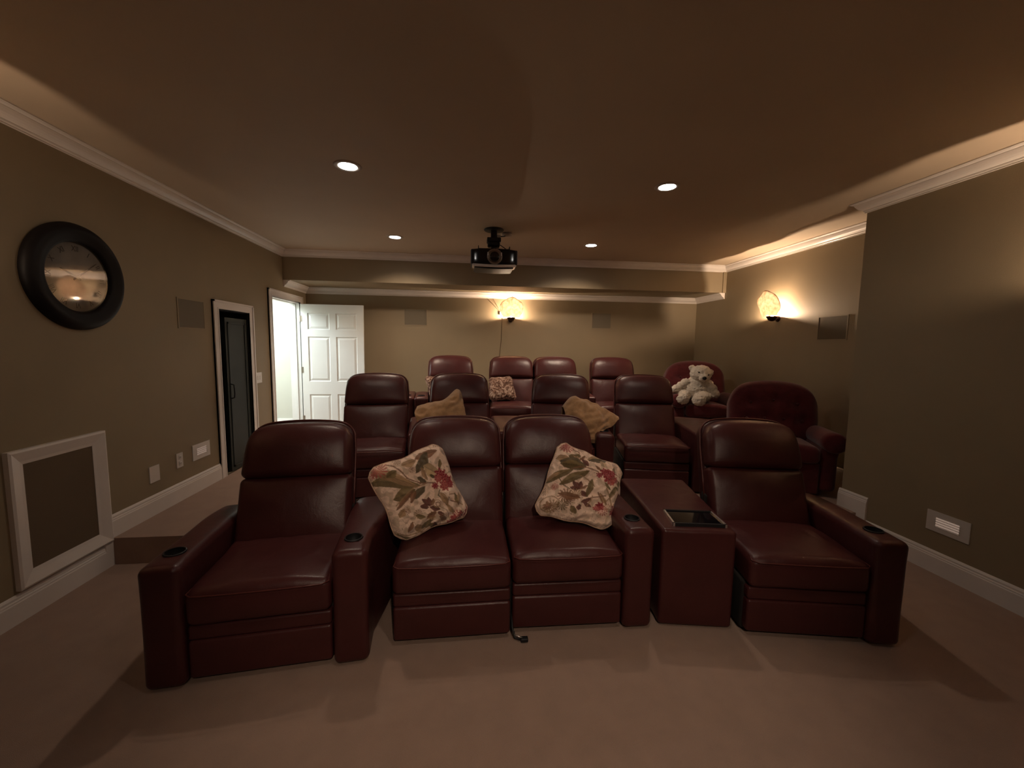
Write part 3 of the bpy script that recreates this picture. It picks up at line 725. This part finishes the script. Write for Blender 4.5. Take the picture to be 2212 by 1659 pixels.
# power cord plug under the front pair
t = thing('black_plug', 'black power plug on its lead poking out under the front pair of recliners', 'plug', (.27, 2.09, 0))
rbox('plug', (.02, -.055, .004), (.062, -.025, .026), .006, M['black'], t, n=(1, 1, 1), ra=2)
tube('cord', [(-.02, .08, .12), (-.022, .0, .06), (-.01, -.03, .02), (.02, -.04, .015)], .006, M['black'], t, 6)
tube('bare_wire', [(-.015, -.022, .034), (.01, -.035, .03), (.03, -.04, .024)], .003, M['chrome'], t, 6)

# ------------------------------------------------------------------ red tufted rocker recliners
def red_chair(x, y, z, deg, label):
    t = thing('tufted_armchair', label, 'armchair', (x, y, z), math.radians(deg), 'red velour tufted armchairs')
    hw = .43
    butt = [(-.22, .40), (0, .43), (.22, .40), (-.26, .22), (-.09, .23), (.09, .23), (.26, .22)]
    TL = math.radians(16)
    def tl(p): return Vector((p.x, .50 + p.y * math.cos(TL) + p.z * math.sin(TL), .44 + p.z * math.cos(TL) - p.y * math.sin(TL)))
    def fb(p, s):
        p = p.copy(); k = max(0, (s.z + 1) / 2); u = min(1, abs(s.x))
        p.z -= (.09 * u ** 2 + .16 * u ** 7) * k ** 1.2
        p.x *= 1 - .06 * max(0, -s.z)
        if s.y < 0:
            p.y -= .05 * (1 - u ** 3) * max(0, 1 - abs(s.z) ** 3)
            for bx, bz in butt:
                d2 = (p.x - bx) ** 2 + (p.z - bz) ** 2; p.y += .038 * math.exp(-d2 / .0028)
        return tl(p)
    rbox('back_cushion', (-hw, -.04, 0.0), (hw, .20, .67), .075, M['redfab'], t, n=(26, 2, 20), f=fb)
    for bx, bz in butt:
        b = lathe('button', [(.001, -.008), (.010, -.006), (.014, 0), (.010, .005)], M['redfabd'], t, 12, 'Y'); q = tl(Vector((bx, -.055, bz))); b.location = q; b.rotation_euler = (-TL, 0, 0)
    def fs(p, s):
        p = p.copy()
        if s.z > 0: p.z += .035 * (1 - s.x ** 2) * (1 - max(0, s.y) ** 2)
        if s.y < 0: p.y -= .03 * (1 - s.x ** 2)
        return p
    rbox('seat_cushion', (-.285, .0, .33), (.285, .56, .485), .05, M['redfab'], t, n=(12, 10, 3), f=fs)
    for s_ in (-1, 1):
        def fa(p, s, s_=s_):
            p = p.copy(); k = max(0, p.z - .40) / .18
            p.x += s_ * .035 * min(1, k) 
            return p
        a = rbox('armrest', (s_ * .36 - .075, .03, .06), (s_ * .36 + .075, .62, .52), .05, M['redfabd'], t, n=(2, 6, 5), f=fa)
        V = []; F = []; ns, nl = 24, 16
        for j in range(nl + 1):
            v_ = j / nl; yy = -.01 + .66 * v_; rr = .108 * (1 - .14 * v_)
            if j == 0: rr *= .80; 
            if j == 1: yy = .005; rr *= .97
            for i in range(ns):
                an = 2 * PI * i / ns; V.append((s_ * .385 + rr * math.cos(an), yy, .545 + rr * .92 * math.sin(an) - .03 * max(0, v_ - .7)))
        for j in range(nl):
            for i in range(ns): F.append([j * ns + i, j * ns + (i + 1) % ns, (j + 1) * ns + (i + 1) % ns, (j + 1) * ns + i])
        F.append(list(range(ns))[::-1]); F.append([nl * ns + i for i in range(ns)])
        pyd('arm_roll', V, F, M['redfab'], a, smooth=True)
    rbox('front_panel', (-.285, .02, .03), (.285, .10, .335), .02, M['redfabd'], t, n=(6, 1, 4), ra=3)
    rbox('base', (-.34, .08, .0), (.34, .78, .36), .03, M['redfabd'], t, n=(3, 3, 3), ra=2)
    return t
R1 = red_chair(3.22, 5.05, F3, -12, 'red tufted velour armchair holding the white bear in back corner')
R2 = red_chair(3.09, 3.53, F2, -25, 'red tufted velour armchair beside the right wall, nearer and empty')

# ------------------------------------------------------------------ plush bear
def bear():
    m = .000468 * 1.0
    def c(zx, zy, d, rx, rz, ry, rot=0): return (((zx - 870) * m, -d, (1370 - zy) * m), (rx * m, ry * m, rz * m), rot)
    parts = [c(1000, 485, .10, 285, 240, 245), c(1000, 585, .21, 120, 105, 130), c(960, 760, .06, 300, 230, 215), c(990, 660, .07, 235, 170, 190), c(850, 980, .06, 390, 280, 260),
             c(610, 740, .09, 130, 110, 110), c(480, 820, .12, 125, 105, 110), c(350, 900, .15, 120, 100, 110), c(275, 945, .17, 108, 96, 105),
             c(1230, 800, .08, 140, 140, 120), c(1310, 920, .11, 140, 150, 120), c(1370, 1050, .14, 130, 125, 115),
             c(520, 1110, .16, 190, 170, 230), c(440, 1180, .27, 190, 165, 130), c(1020, 1140, .14, 250, 170, 240), c(880, 1215, .27, 190, 165, 130),
             c(775, 335, .07, 92, 88, 48), c(1275, 450, .07, 80, 92, 48)]
    bm = bmesh.new()
    for (L, S_, r_) in parts:
        bmesh.ops.create_icosphere(bm, subdivisions=3, radius=1.0, matrix=Matrix.Translation(L) @ Matrix.Diagonal((*S_, 1)))
    me = bpy.data.meshes.new('bear_tmp'); bm.to_mesh(me); bm.free()
    o = bpy.data.objects.new('bear_tmp', me); COL.objects.link(o)
    rm = o.modifiers.new('r', 'REMESH'); rm.mode = 'VOXEL'; rm.voxel_size = .006
    sm = o.modifiers.new('s', 'SMOOTH'); sm.iterations = 6; sm.factor = .6
    dg = bpy.context.evaluated_depsgraph_get(); me2 = bpy.data.meshes.new_from_object(o.evaluated_get(dg)); bpy.data.objects.remove(o)
    me2.calc_loop_triangles()
    nrm = [v.normal.copy() for v in me2.vertices]
    for v, n_ in zip(me2.vertices, nrm):
        v.co += n_ * (.007 * noise.noise(v.co * 45) + .006 * noise.noise(v.co * 150))
    t = thing('plush_bear', 'white plush polar bear toy sitting in the red corner armchair', 'stuffed toy', (0, 0, 0))
    link_mesh('body', me2, M['fur'], t, smooth=True)
    def ball(name, zx, zy, d, r_, mt, sq=(1, 1, 1)):
        bm = bmesh.new(); bmesh.ops.create_icosphere(bm, subdivisions=2, radius=r_ * m, matrix=Matrix.Translation(((zx - 870) * m, -d, (1370 - zy) * m)) @ Matrix.Diagonal((*sq, 1)))
        frombm(name, bm, mt, t, smooth=True)
    ball('nose', 993, 592, .264, 58, M['nose'], (1, .7, .9))
    ball('eye', 885, 440, .198, 24, M['nose']); ball('eye', 1130, 505, .196, 24, M['nose'])
    # mouth seam
    tube('mouth', [((960 - 870) * m, -.262, (1370 - 675) * m), ((993 - 870) * m, -.268, (1370 - 655) * m), ((1030 - 870) * m, -.262, (1370 - 675) * m)], .0018, M['nose'], t, 6)
    return t
B = bear(); B.location = (3.16, 5.36, F3 + .485); B.rotation_euler = (0, 0, math.radians(-14)); B.scale = (1.06, 1.04, 1.04)

# ------------------------------------------------------------------ cushions
def seg_d(px, py, a, b):
    ax_, ay = a; bx, by = b; dx, dy = bx - ax_, by - ay; t = np.clip(((px - ax_) * dx + (py - ay) * dy) / (dx * dx + dy * dy), 0, 1)
    return np.hypot(px - ax_ - t * dx, py - ay - t * dy), t
BASE = np.array([.90, .67, .53])
def paint(px, py, feats):
    col = np.tile(BASE, (len(px), 1)); 
    h1 = np.array([noise.noise(Vector((a / 120, b / 120, 5))) for a, b in zip(px, py)])
    col *= (1 + .06 * h1)[:, None]
    h2 = np.array([noise.noise(Vector((a / 70, b / 95, 9))) for a, b in zip(px, py)]); pt = h2 > .16
    col[pt] = col[pt] * .45 + np.array((.50, .36, .24)) * .5
    h3 = np.array([abs(noise.noise(Vector((a / 85, b / 85, 2)))) for a, b in zip(px, py)]); vn = (h3 < .018) & (h2 < .1)
    col[vn] = col[vn] * .45 + np.array((.30, .17, .10)) * .5
    for ft in feats:
        k = ft[0]
        if k == 'leaf':
            _, x, y, ang, ln, wd, c = ft; ln *= 1.12; wd *= 1.25; a = math.radians(ang)
            dx, dy = px - x, py - y; u = (dx * math.cos(a) + dy * math.sin(a)) / ln; v_ = (-dx * math.sin(a) + dy * math.cos(a))
            prof = wd * np.clip(np.sin(np.clip(u, 0, 1) * PI), 0, 1) ** .75
            d = np.abs(v_ + .12 * wd * np.sin(u * 9)); ins = (u > 0) & (u < 1) & (d < prof)
            f = (.70 + .30 * np.cos(u * 60 + np.abs(v_) * .3))[:, None]
            vein = (np.abs(v_) < wd * .08)
            cc = np.array(c) * (1.0 + .35 * (v_ > 0))[:, None] * (.8 + .2 * f); cc[vein] *= .7
            col[ins] = cc[ins] * .95 + col[ins] * .05
        elif k == 'stem':
            _, pts, wd, c = ft
            for a, b in zip(pts, pts[1:]):
                d, t = seg_d(px, py, a, b); ins = d < wd; col[ins] = np.array(c) * .85 + col[ins] * .15
        elif k == 'rose':
            _, x, y, r_, c = ft; r_ *= 1.1; dx, dy = px - x, py - y; rr = np.hypot(dx, dy); an = np.arctan2(dy, dx)
            edge = r_ * (.80 + .16 * np.sin(an * 7 + 1) + .08 * np.sin(an * 13)); ins = rr < edge
            pat = .5 + .5 * np.sin(rr / r_ * 15 + 2.6 * np.sin(an * 5)); sh_ = (.55 + .75 * pat)
            cc = np.array(c)[None, :] * sh_[:, None]; pink = pat > .93; cc[pink] = np.array((.55, .22, .20))
            col[ins] = cc[ins]
        elif k == 'mum':
            _, x, y, r_, c = ft; dx, dy = px - x, py - y; rr = np.hypot(dx, dy); an = np.arctan2(dy, dx)
            ins = (rr < r_ * (.55 + .45 * np.abs(np.sin(an * 6.5)))) & (np.sin(an * 13 + rr / r_ * 5) > -.35 + 0 * rr)
            col[ins] = np.array(c) * .8 + col[ins] * .2
        elif k == 'ring':
            _, x, y, r_, wd, c = ft; rr = np.hypot(px - x, py - y); ins = np.abs(rr - r_) < wd; col[ins] = np.array(c) * .8 + col[ins] * .2
    return np.clip(col, 0, 1)
GR = (.17, .118, .052); GD = (.095, .07, .038); BR = (.24, .115, .065); BD_ = (.13, .045, .035); RD = (.34, .040, .050); RP = (.46, .10, .09); TN = (.36, .22, .12)
fl_left = [('leaf', 720, 450, -22, 300, 42, BR), ('leaf', 745, 640, -62, 290, 52, GD), ('leaf', 560, 530, -20, 170, 45, TN), ('leaf', 800, 560, 60, 170, 24, TN), ('leaf', 830, 540, 25, 230, 62, (.50, .35, .20)),
    ('leaf', 800, 790, 186, 540, 62, GR), ('leaf', 760, 800, 200, 560, 50, TN), ('leaf', 740, 840, 152, 260, 58, GR), ('leaf', 720, 850, 128, 300, 22, BR), ('leaf', 860, 800, 130, 190, 36, GD), ('leaf', 745, 860, 110, 150, 24, BR),
    ('leaf', 400, 700, -40, 130, 40, GR), ('leaf', 760, 690, 30, 120, 26, GD), ('stem', [(980, 745), (800, 765), (640, 700), (560, 610), (470, 540), (390, 530)], 8, BR), ('stem', [(860, 770), (720, 820), (640, 900), (520, 1050)], 8, TN),
    ('mum', 300, 590, 110, RP), ('mum', 240, 640, 60, RP), ('mum', 500, 460, 60, BR), ('mum', 690, 590, 45, BR), ('mum', 1060, 225, 55, BR), ('mum', 1120, 320, 50, BD_), ('mum', 1190, 285, 40, BR),
    ('leaf', 1070, 560, -92, 110, 20, GR), ('stem', [(1170, 610), (1250, 560), (1240, 500)], 6, TN), ('leaf', 1260, 520, 60, 80, 30, GD), ('leaf', 920, 650, 20, 90, 16, GD), ('leaf', 1250, 640, 40, 140, 26, TN),
    ('rose', 1075, 645, 92, RD), ('rose', 1175, 705, 88, RD), ('rose', 1130, 770, 72, RP), ('rose', 1000, 780, 46, RD), ('rose', 1215, 740, 50, RD), ('rose', 1040, 690, 55, RP),
    ('stem', [(1060, 830), (1040, 900), (1150, 1010), (1180, 920)], 7, GD), ('leaf', 1060, 860, 55, 170, 34, TN), ('stem', [(1180, 880), (1270, 860), (1340, 970), (1400, 990)], 7, TN), ('leaf', 1270, 850, 70, 150, 26, GR), ('leaf', 1340, 830, 95, 150, 22, TN), ('stem', [(1200, 950), (1340, 980)], 8, BR),
    ('leaf', 935, 1050, -100, 110, 26, BD_), ('leaf', 930, 1040, -140, 120, 26, BD_), ('leaf', 920, 1060, -172, 100, 26, BD_), ('leaf', 930, 1060, 10, 120, 26, BD_), ('leaf', 950, 1040, -70, 90, 18, BR),
    ('ring', 1020, 1010, 48, 7, TN), ('ring', 1030, 1015, 26, 6, BR), ('mum', 640, 1110, 55, BR), ('leaf', 560, 1200, -60, 110, 34, TN), ('mum', 790, 1150, 60, TN), ('leaf', 760, 1170, 10, 110, 24, GR), ('rose', 960, 1180, 60, (.45, .30, .14)), ('leaf', 900, 1190, -30, 130, 26, BR),
    ('leaf', 1030, 1120, 20, 90, 24, BD_), ('leaf', 1060, 1180, 10, 110, 26, BD_), ('mum', 1120, 1190, 60, TN), ('stem', [(540, 1400), (700, 1420), (860, 1370), (980, 1290)], 8, TN), ('leaf', 700, 1380, -75, 130, 22, BR), ('leaf', 760, 1310, 10, 110, 38, TN), ('leaf', 860, 1330, -40, 140, 32, GR), ('leaf', 940, 1290, 10, 150, 30, GR), ('leaf', 560, 1420, 20, 180, 18, GR), ('leaf', 1000, 1260, 40, 110, 24, BD_),
    ('rose', 1480, 1090, 62, RD), ('rose', 1500, 1150, 55, RD), ('rose', 1370, 1120, 48, BD_), ('rose', 1290, 1190, 66, RD), ('rose', 1240, 1240, 50, RP), ('mum', 1320, 1150, 90, RP), ('mum', 1500, 1010, 50, RP), ('stem', [(1220, 1180), (1150, 1080), (1050, 1040)], 6, TN), ('leaf', 1150, 1010, 40, 140, 22, TN)]
fl_right = [('mum', 640, 300, 105, RP), ('mum', 610, 300, 70, RD), ('mum', 840, 340, 60, BR), ('stem', [(720, 340), (800, 400), (800, 500)], 8, BR), ('leaf', 640, 470, 0, 160, 36, GR), ('rose', 730, 510, 55, (.42, .28, .14)), ('leaf', 470, 470, 15, 160, 50, TN),
    ('leaf', 870, 650, 200, 330, 80, GD), ('leaf', 850, 640, 192, 300, 50, GR), ('leaf', 780, 550, -40, 120, 16, BR), ('leaf', 900, 530, -22, 430, 46, (.42, .26, .14)), ('leaf', 920, 540, -8, 290, 38, GD), ('leaf', 900, 640, -120, 120, 30, BD_), ('stem', [(1020, 730), (880, 670), (780, 640), (640, 680), (520, 740), (330, 820)], 10, BR),
    ('leaf', 700, 670, 160, 400, 44, GR), ('leaf', 900, 715, 158, 400, 48, GR), ('leaf', 520, 700, 155, 220, 22, TN), ('leaf', 1130, 640, -100, 110, 40, (.50, .35, .22)), ('mum', 1300, 610, 50, BR), ('mum', 1420, 670, 50, BR), ('leaf', 1270, 640, 100, 120, 18, GR), ('stem', [(1260, 760), (1320, 790), (1420, 760)], 6, TN),
    ('rose', 1120, 740, 80, RD), ('rose', 1200, 760, 75, RD), ('rose', 1160, 850, 85, RD), ('rose', 1240, 860, 62, RP), ('rose', 1030, 780, 48, RD), ('leaf', 1060, 700, -130, 90, 18, BR), ('rose', 1180, 900, 55, RP), ('leaf', 1310, 860, 80, 110, 32, GR),
    ('mum', 430, 905, 55, RP), ('mum', 290, 960, 60, TN), ('stem', [(500, 800), (540, 890), (620, 970)], 7, GR), ('stem', [(780, 780), (870, 850), (940, 960)], 7, TN),
    ('leaf', 740, 990, -115, 130, 28, BD_), ('leaf', 745, 990, -75, 110, 26, BD_), ('leaf', 735, 990, -155, 110, 24, BD_), ('leaf', 745, 990, -25, 110, 16, BR), ('leaf', 760, 1010, 60, 110, 26, BD_), ('mum', 560, 1060, 110, BR), ('mum', 680, 1060, 90, TN), ('mum', 600, 1130, 70, BD_), ('leaf', 470, 1020, 20, 260, 40, BR),
    ('ring', 360, 1150, 110, 8, TN), ('mum', 380, 1190, 100, TN), ('mum', 520, 1190, 80, GR), ('rose', 340, 1180, 60, TN), ('leaf', 820, 1120, -68, 270, 32, GR), ('leaf', 1000, 1060, 70, 190, 22, TN), ('stem', [(870, 1130), (1080, 1110)], 11, BR), ('stem', [(980, 1060), (1020, 1210)], 11, BR), ('stem', [(1100, 1000), (1140, 1130), (1150, 1290)], 12, TN), ('stem', [(1060, 1210), (1210, 1090), (1260, 1000)], 11, TN), ('leaf', 1130, 1140, -55, 200, 24, GR), ('leaf', 1230, 980, 10, 110, 20, GR), ('leaf', 1080, 900, 60, 130, 18, GR),
    ('leaf', 740, 1190, -20, 130, 24, BD_), ('leaf', 760, 1190, 40, 120, 24, BD_), ('leaf', 720, 1210, 100, 80, 24, BD_), ('leaf', 620, 1210, 70, 130, 28, GR), ('rose', 980, 1270, 66, RD), ('rose', 920, 1300, 46, RP), ('rose', 1210, 1330, 70, RD), ('rose', 1160, 1390, 62, RD), ('rose', 1250, 1290, 44, RD), ('mum', 1090, 1300, 70, BR), ('mum', 1000, 1340, 80, RP), ('stem', [(800, 1260), (860, 1180), (900, 1100)], 6, TN)]
def cushion(label, C4, thick, out, material, print_=None, N=150, seed=0, wrk=.0095, lean=.0):
    """C4: corners (0,0),(1,0),(1,1),(0,1) in world space; out: direction the front bulges to"""
    C4 = [Vector(c) for c in C4]; cen = sum(C4, Vector()) / 4; out = Vector(out)
    nrm = ((C4[1] - C4[0]).cross(C4[3] - C4[0])).normalized()
    if nrm.dot(out) < 0: nrm = -nrm
    t = thing('throw_cushion', label, 'cushion', cen)
    V = []; idx = {}
    def P(u, v_, sgn):
        # round off corners and pull the edges in
        a, b = 2 * u - 1, 2 * v_ - 1
        a2 = a * (1 - (.055 + .025 * math.sin(b * 5 + seed)) * (1 - b * b) * abs(a) ** 1.5 - .10 * max(0, abs(b) - .86) / .14 * (abs(a) > 0)) ; b2 = b * (1 - (.055 + .025 * math.sin(a * 6 + seed * 2)) * (1 - a * a) * abs(b) ** 1.5 - .10 * max(0, abs(a) - .86) / .14)
        uu, vv = (a2 + 1) / 2, (b2 + 1) / 2
        base_ = (C4[0] * (1 - uu) + C4[1] * uu) * (1 - vv) + (C4[3] * (1 - uu) + C4[2] * uu) * vv
        h_ = (max(0, 1 - a ** 4) ** .62) * (max(0, 1 - b ** 4) ** .62)
        q = Vector((u * 3.1 + seed, v_ * 3.1, sgn)); e = (1 - .55 * h_)
        wz = noise.noise(q * 1.6) * .9 + .55 * noise.noise(Vector((u * 12 + 4 * noise.noise(q), v_ * 6, seed + 2))) + .35 * noise.noise(q * 6)
        # sagging creases across the lower part
        cr = math.sin((v_ * 1.1 + u * .55) * 30 + 3 * noise.noise(q * 1.3)) * max(0, (u * .3 + v_ * .9) - .62) * .9
        hh = thick * .5 * h_ + (wz * wrk * 1.9 + cr * wrk * 2.0) * min(1, h_ * 2.2)
        edge = noise.noise(Vector((u * 9 + seed, v_ * 9, 7))) * .006
        return base_ + nrm * (hh * sgn) + nrm * edge - cen
    def add(i, j, sgn):
        k = (i, j, sgn if 0 < i < N and 0 < j < N else 0)
        if k not in idx: idx[k] = len(V); V.append(P(i / N, j / N, sgn))
        return idx[k]
    F = []
    for i in range(N):
        for j in range(N):
            F.append([add(i, j, 1), add(i + 1, j, 1), add(i + 1, j + 1, 1), add(i, j + 1, 1)])
            F.append([add(i, j, -1), add(i, j + 1, -1), add(i + 1, j + 1, -1), add(i + 1, j, -1)])
    o = pyd('cover', V, F, material, t, smooth=True)
    if print_:
        O, e1, e2, feats = print_; n = len(V); px = np.zeros(n); py = np.zeros(n)
        for (i, j, s), k in idx.items():
            px[k] = O[0] + e1[0] * i / N + e2[0] * j / N; py[k] = O[1] + e1[1] * i / N + e2[1] * j / N
        col = paint(px, py, feats)
        at = o.data.color_attributes.new('Print', 'FLOAT_COLOR', 'POINT'); buf = np.ones((n, 4), dtype=np.float32); buf[:, :3] = col
        at.data.foreach_set('color', buf.ravel())
    rim = [P(i / N, 0, 1) for i in range(0, N, 3)] + [P(1, i / N, 1) for i in range(0, N, 3)] + [P(1 - i / N, 1, 1) for i in range(0, N, 3)] + [P(0, 1 - i / N, 1) for i in range(0, N, 3)]
    tube('piping', rim, .0042, M['print_pipe'] if print_ else M['scroll'], t, 6, closed=True)
    return t
M['print_pipe'] = mat('cream_piping', (.55, .37, .26), .85, var=.35, vscale=30)
cushion('cream floral cushion with red roses leaning on the left arm of the front pair', [(-.60, 2.36, .885), (-.185, 2.60, 1.0), (.020, 2.50, .535), (-.395, 2.26, .485)], .15, (0, -1, .5), M['print'], ((160, 590), (930, -400), (440, 920), fl_left), seed=1)
cushion('cream floral cushion with red roses leaning on the right arm of the front pair', [(.620, 2.66, .985), (1.045, 2.55, .815), (.875, 2.30, .49), (.400, 2.42, .565)], .14, (0, -1, .5), M['print'], ((540, 190), (910, 410), (-370, 1050), fl_right), seed=6)
cushion('brown and cream scroll-patterned cushion propped in the back row pair', [(.285, 5.64, 1.175), (.615, 5.68, 1.195), (.675, 5.52, .875), (.285, 5.50, .865)], .12, (0, -1, .4), M['scroll'], N=36, seed=3, wrk=.004)
cushion('pale scroll cushion half hidden at the left side of the single back row recliner', [(-.60, 5.60, 1.19), (-.25, 5.72, 1.20), (-.20, 5.60, .88), (-.50, 5.48, .87)], .10, (0, -1, .4), M['scroll'], N=36, seed=8, wrk=.004)

# ------------------------------------------------------------------ tan blankets
def blanket(label, net, seed, thick=.014, res=9, wrk=.012):
    t = thing('throw_blanket', label, 'blanket', (0, 0, 0)); NR_, NC = len(net), len(net[0])
    def cr(p0, p1, p2, p3, t_): return .5 * ((2 * p1) + (-p0 + p2) * t_ + (2 * p0 - 5 * p1 + 4 * p2 - p3) * t_ ** 2 + (-p0 + 3 * p1 - 3 * p2 + p3) * t_ ** 3)
    g = [[Vector(p) for p in row] for row in net]
    def at_(L, s):
        n = len(L) - 1; i = min(int(s), n - 1); f = s - i
        return cr(L[max(0, i - 1)], L[i], L[i + 1], L[min(n, i + 2)], f)
    H_, W_ = (NR_ - 1) * res, (NC - 1) * res; V = []
    for a in range(H_ + 1):
        col = [at_([g[r_][c_] for r_ in range(NR_)], a / res) for c_ in range(NC)]
        for b in range(W_ + 1):
            p = at_(col, b / res)
            n1 = noise.noise(Vector((p.x * 9 + seed, p.y * 9, p.z * 14))); n2 = noise.noise(Vector((p.x * 22, p.y * 12 + seed, p.z * 26)))
            q = Vector((p.x * 7 + seed, p.y * 5 + p.x * 3, p.z * 16 - p.x * 6)); rd = 1 - abs(noise.noise(q)) * 2.6; rd2 = 1 - abs(noise.noise(q * 2.1 + Vector((3, 1, 2)))) * 2.4
            p += Vector((.3, -1, .8)).normalized() * (wrk * (n1 * 1.2 + .6 * n2 + 1.3 * max(-.6, rd) + .5 * max(-.6, rd2))); V.append(p)
    F = [[a * (W_ + 1) + b, a * (W_ + 1) + b + 1, (a + 1) * (W_ + 1) + b + 1, (a + 1) * (W_ + 1) + b] for a in range(H_) for b in range(W_)]
    o = pyd('fleece', V, F, M['fleece'], t, smooth=True)
    s = o.modifiers.new('s', 'SOLIDIFY'); s.thickness = thick; s.offset = -1
    u = o.modifiers.new('u', 'SUBSURF'); u.levels = 1; u.render_levels = 1
    return t
# rows run from the back/underside over the ridge to the front
blanket('tan fleece blanket crumpled at the left side of the middle row', [
    [(-.52, 4.34, .81), (-.42, 4.36, .82), (-.26, 4.36, .84), (-.12, 4.34, .84), (-.04, 4.30, .80)],
    [(-.53, 4.20, .96), (-.42, 4.22, .985), (-.26, 4.24, 1.03), (-.12, 4.24, 1.13), (-.06, 4.22, 1.10)],
    [(-.52, 4.10, .985), (-.42, 4.10, 1.02), (-.28, 4.10, 1.045), (-.13, 4.12, 1.135), (-.06, 4.14, 1.07)],
    [(-.53, 4.00, .94), (-.43, 3.98, .97), (-.30, 3.98, 1.01), (-.14, 4.00, 1.02), (-.03, 4.04, .96)],
    [(-.50, 3.96, .86), (-.44, 3.93, .84), (-.30, 3.92, .84), (-.14, 3.94, .84), (-.01, 3.98, .80)],
    [(-.48, 4.00, .81), (-.43, 3.97, .81), (-.30, 3.98, .79), (-.14, 4.00, .73), (-.02, 4.02, .70)]], 2, wrk=.014)
blanket('tan fleece blanket heaped over the right cup-holder arm of the middle row', [
    [(.97, 4.12, .80), (1.08, 4.16, .84), (1.20, 4.14, .84), (1.34, 4.06, .83), (1.46, 3.98, .82)],
    [(.95, 4.04, .98), (1.06, 4.06, 1.08), (1.20, 4.04, 1.06), (1.36, 3.98, .98), (1.50, 3.94, .90)],
    [(.95, 3.94, .99), (1.06, 3.94, 1.10), (1.20, 3.94, 1.06), (1.36, 3.92, 1.00), (1.52, 3.90, .90)],
    [(.96, 3.86, .88), (1.08, 3.84, .98), (1.20, 3.82, .98), (1.34, 3.84, .94), (1.48, 3.86, .87)],
    [(.98, 3.82, .78), (1.10, 3.78, .84), (1.20, 3.76, .86), (1.32, 3.78, .86), (1.42, 3.82, .83)],
    [(1.05, 3.80, .72), (1.14, 3.76, .74), (1.21, 3.74, .74), (1.27, 3.75, .74), (1.30, 3.78, .80)],
    [(1.12, 3.82, .69), (1.17, 3.77, .69), (1.22, 3.75, .68), (1.24, 3.77, .68), (1.25, 3.79, .72)]], 9, wrk=.013)
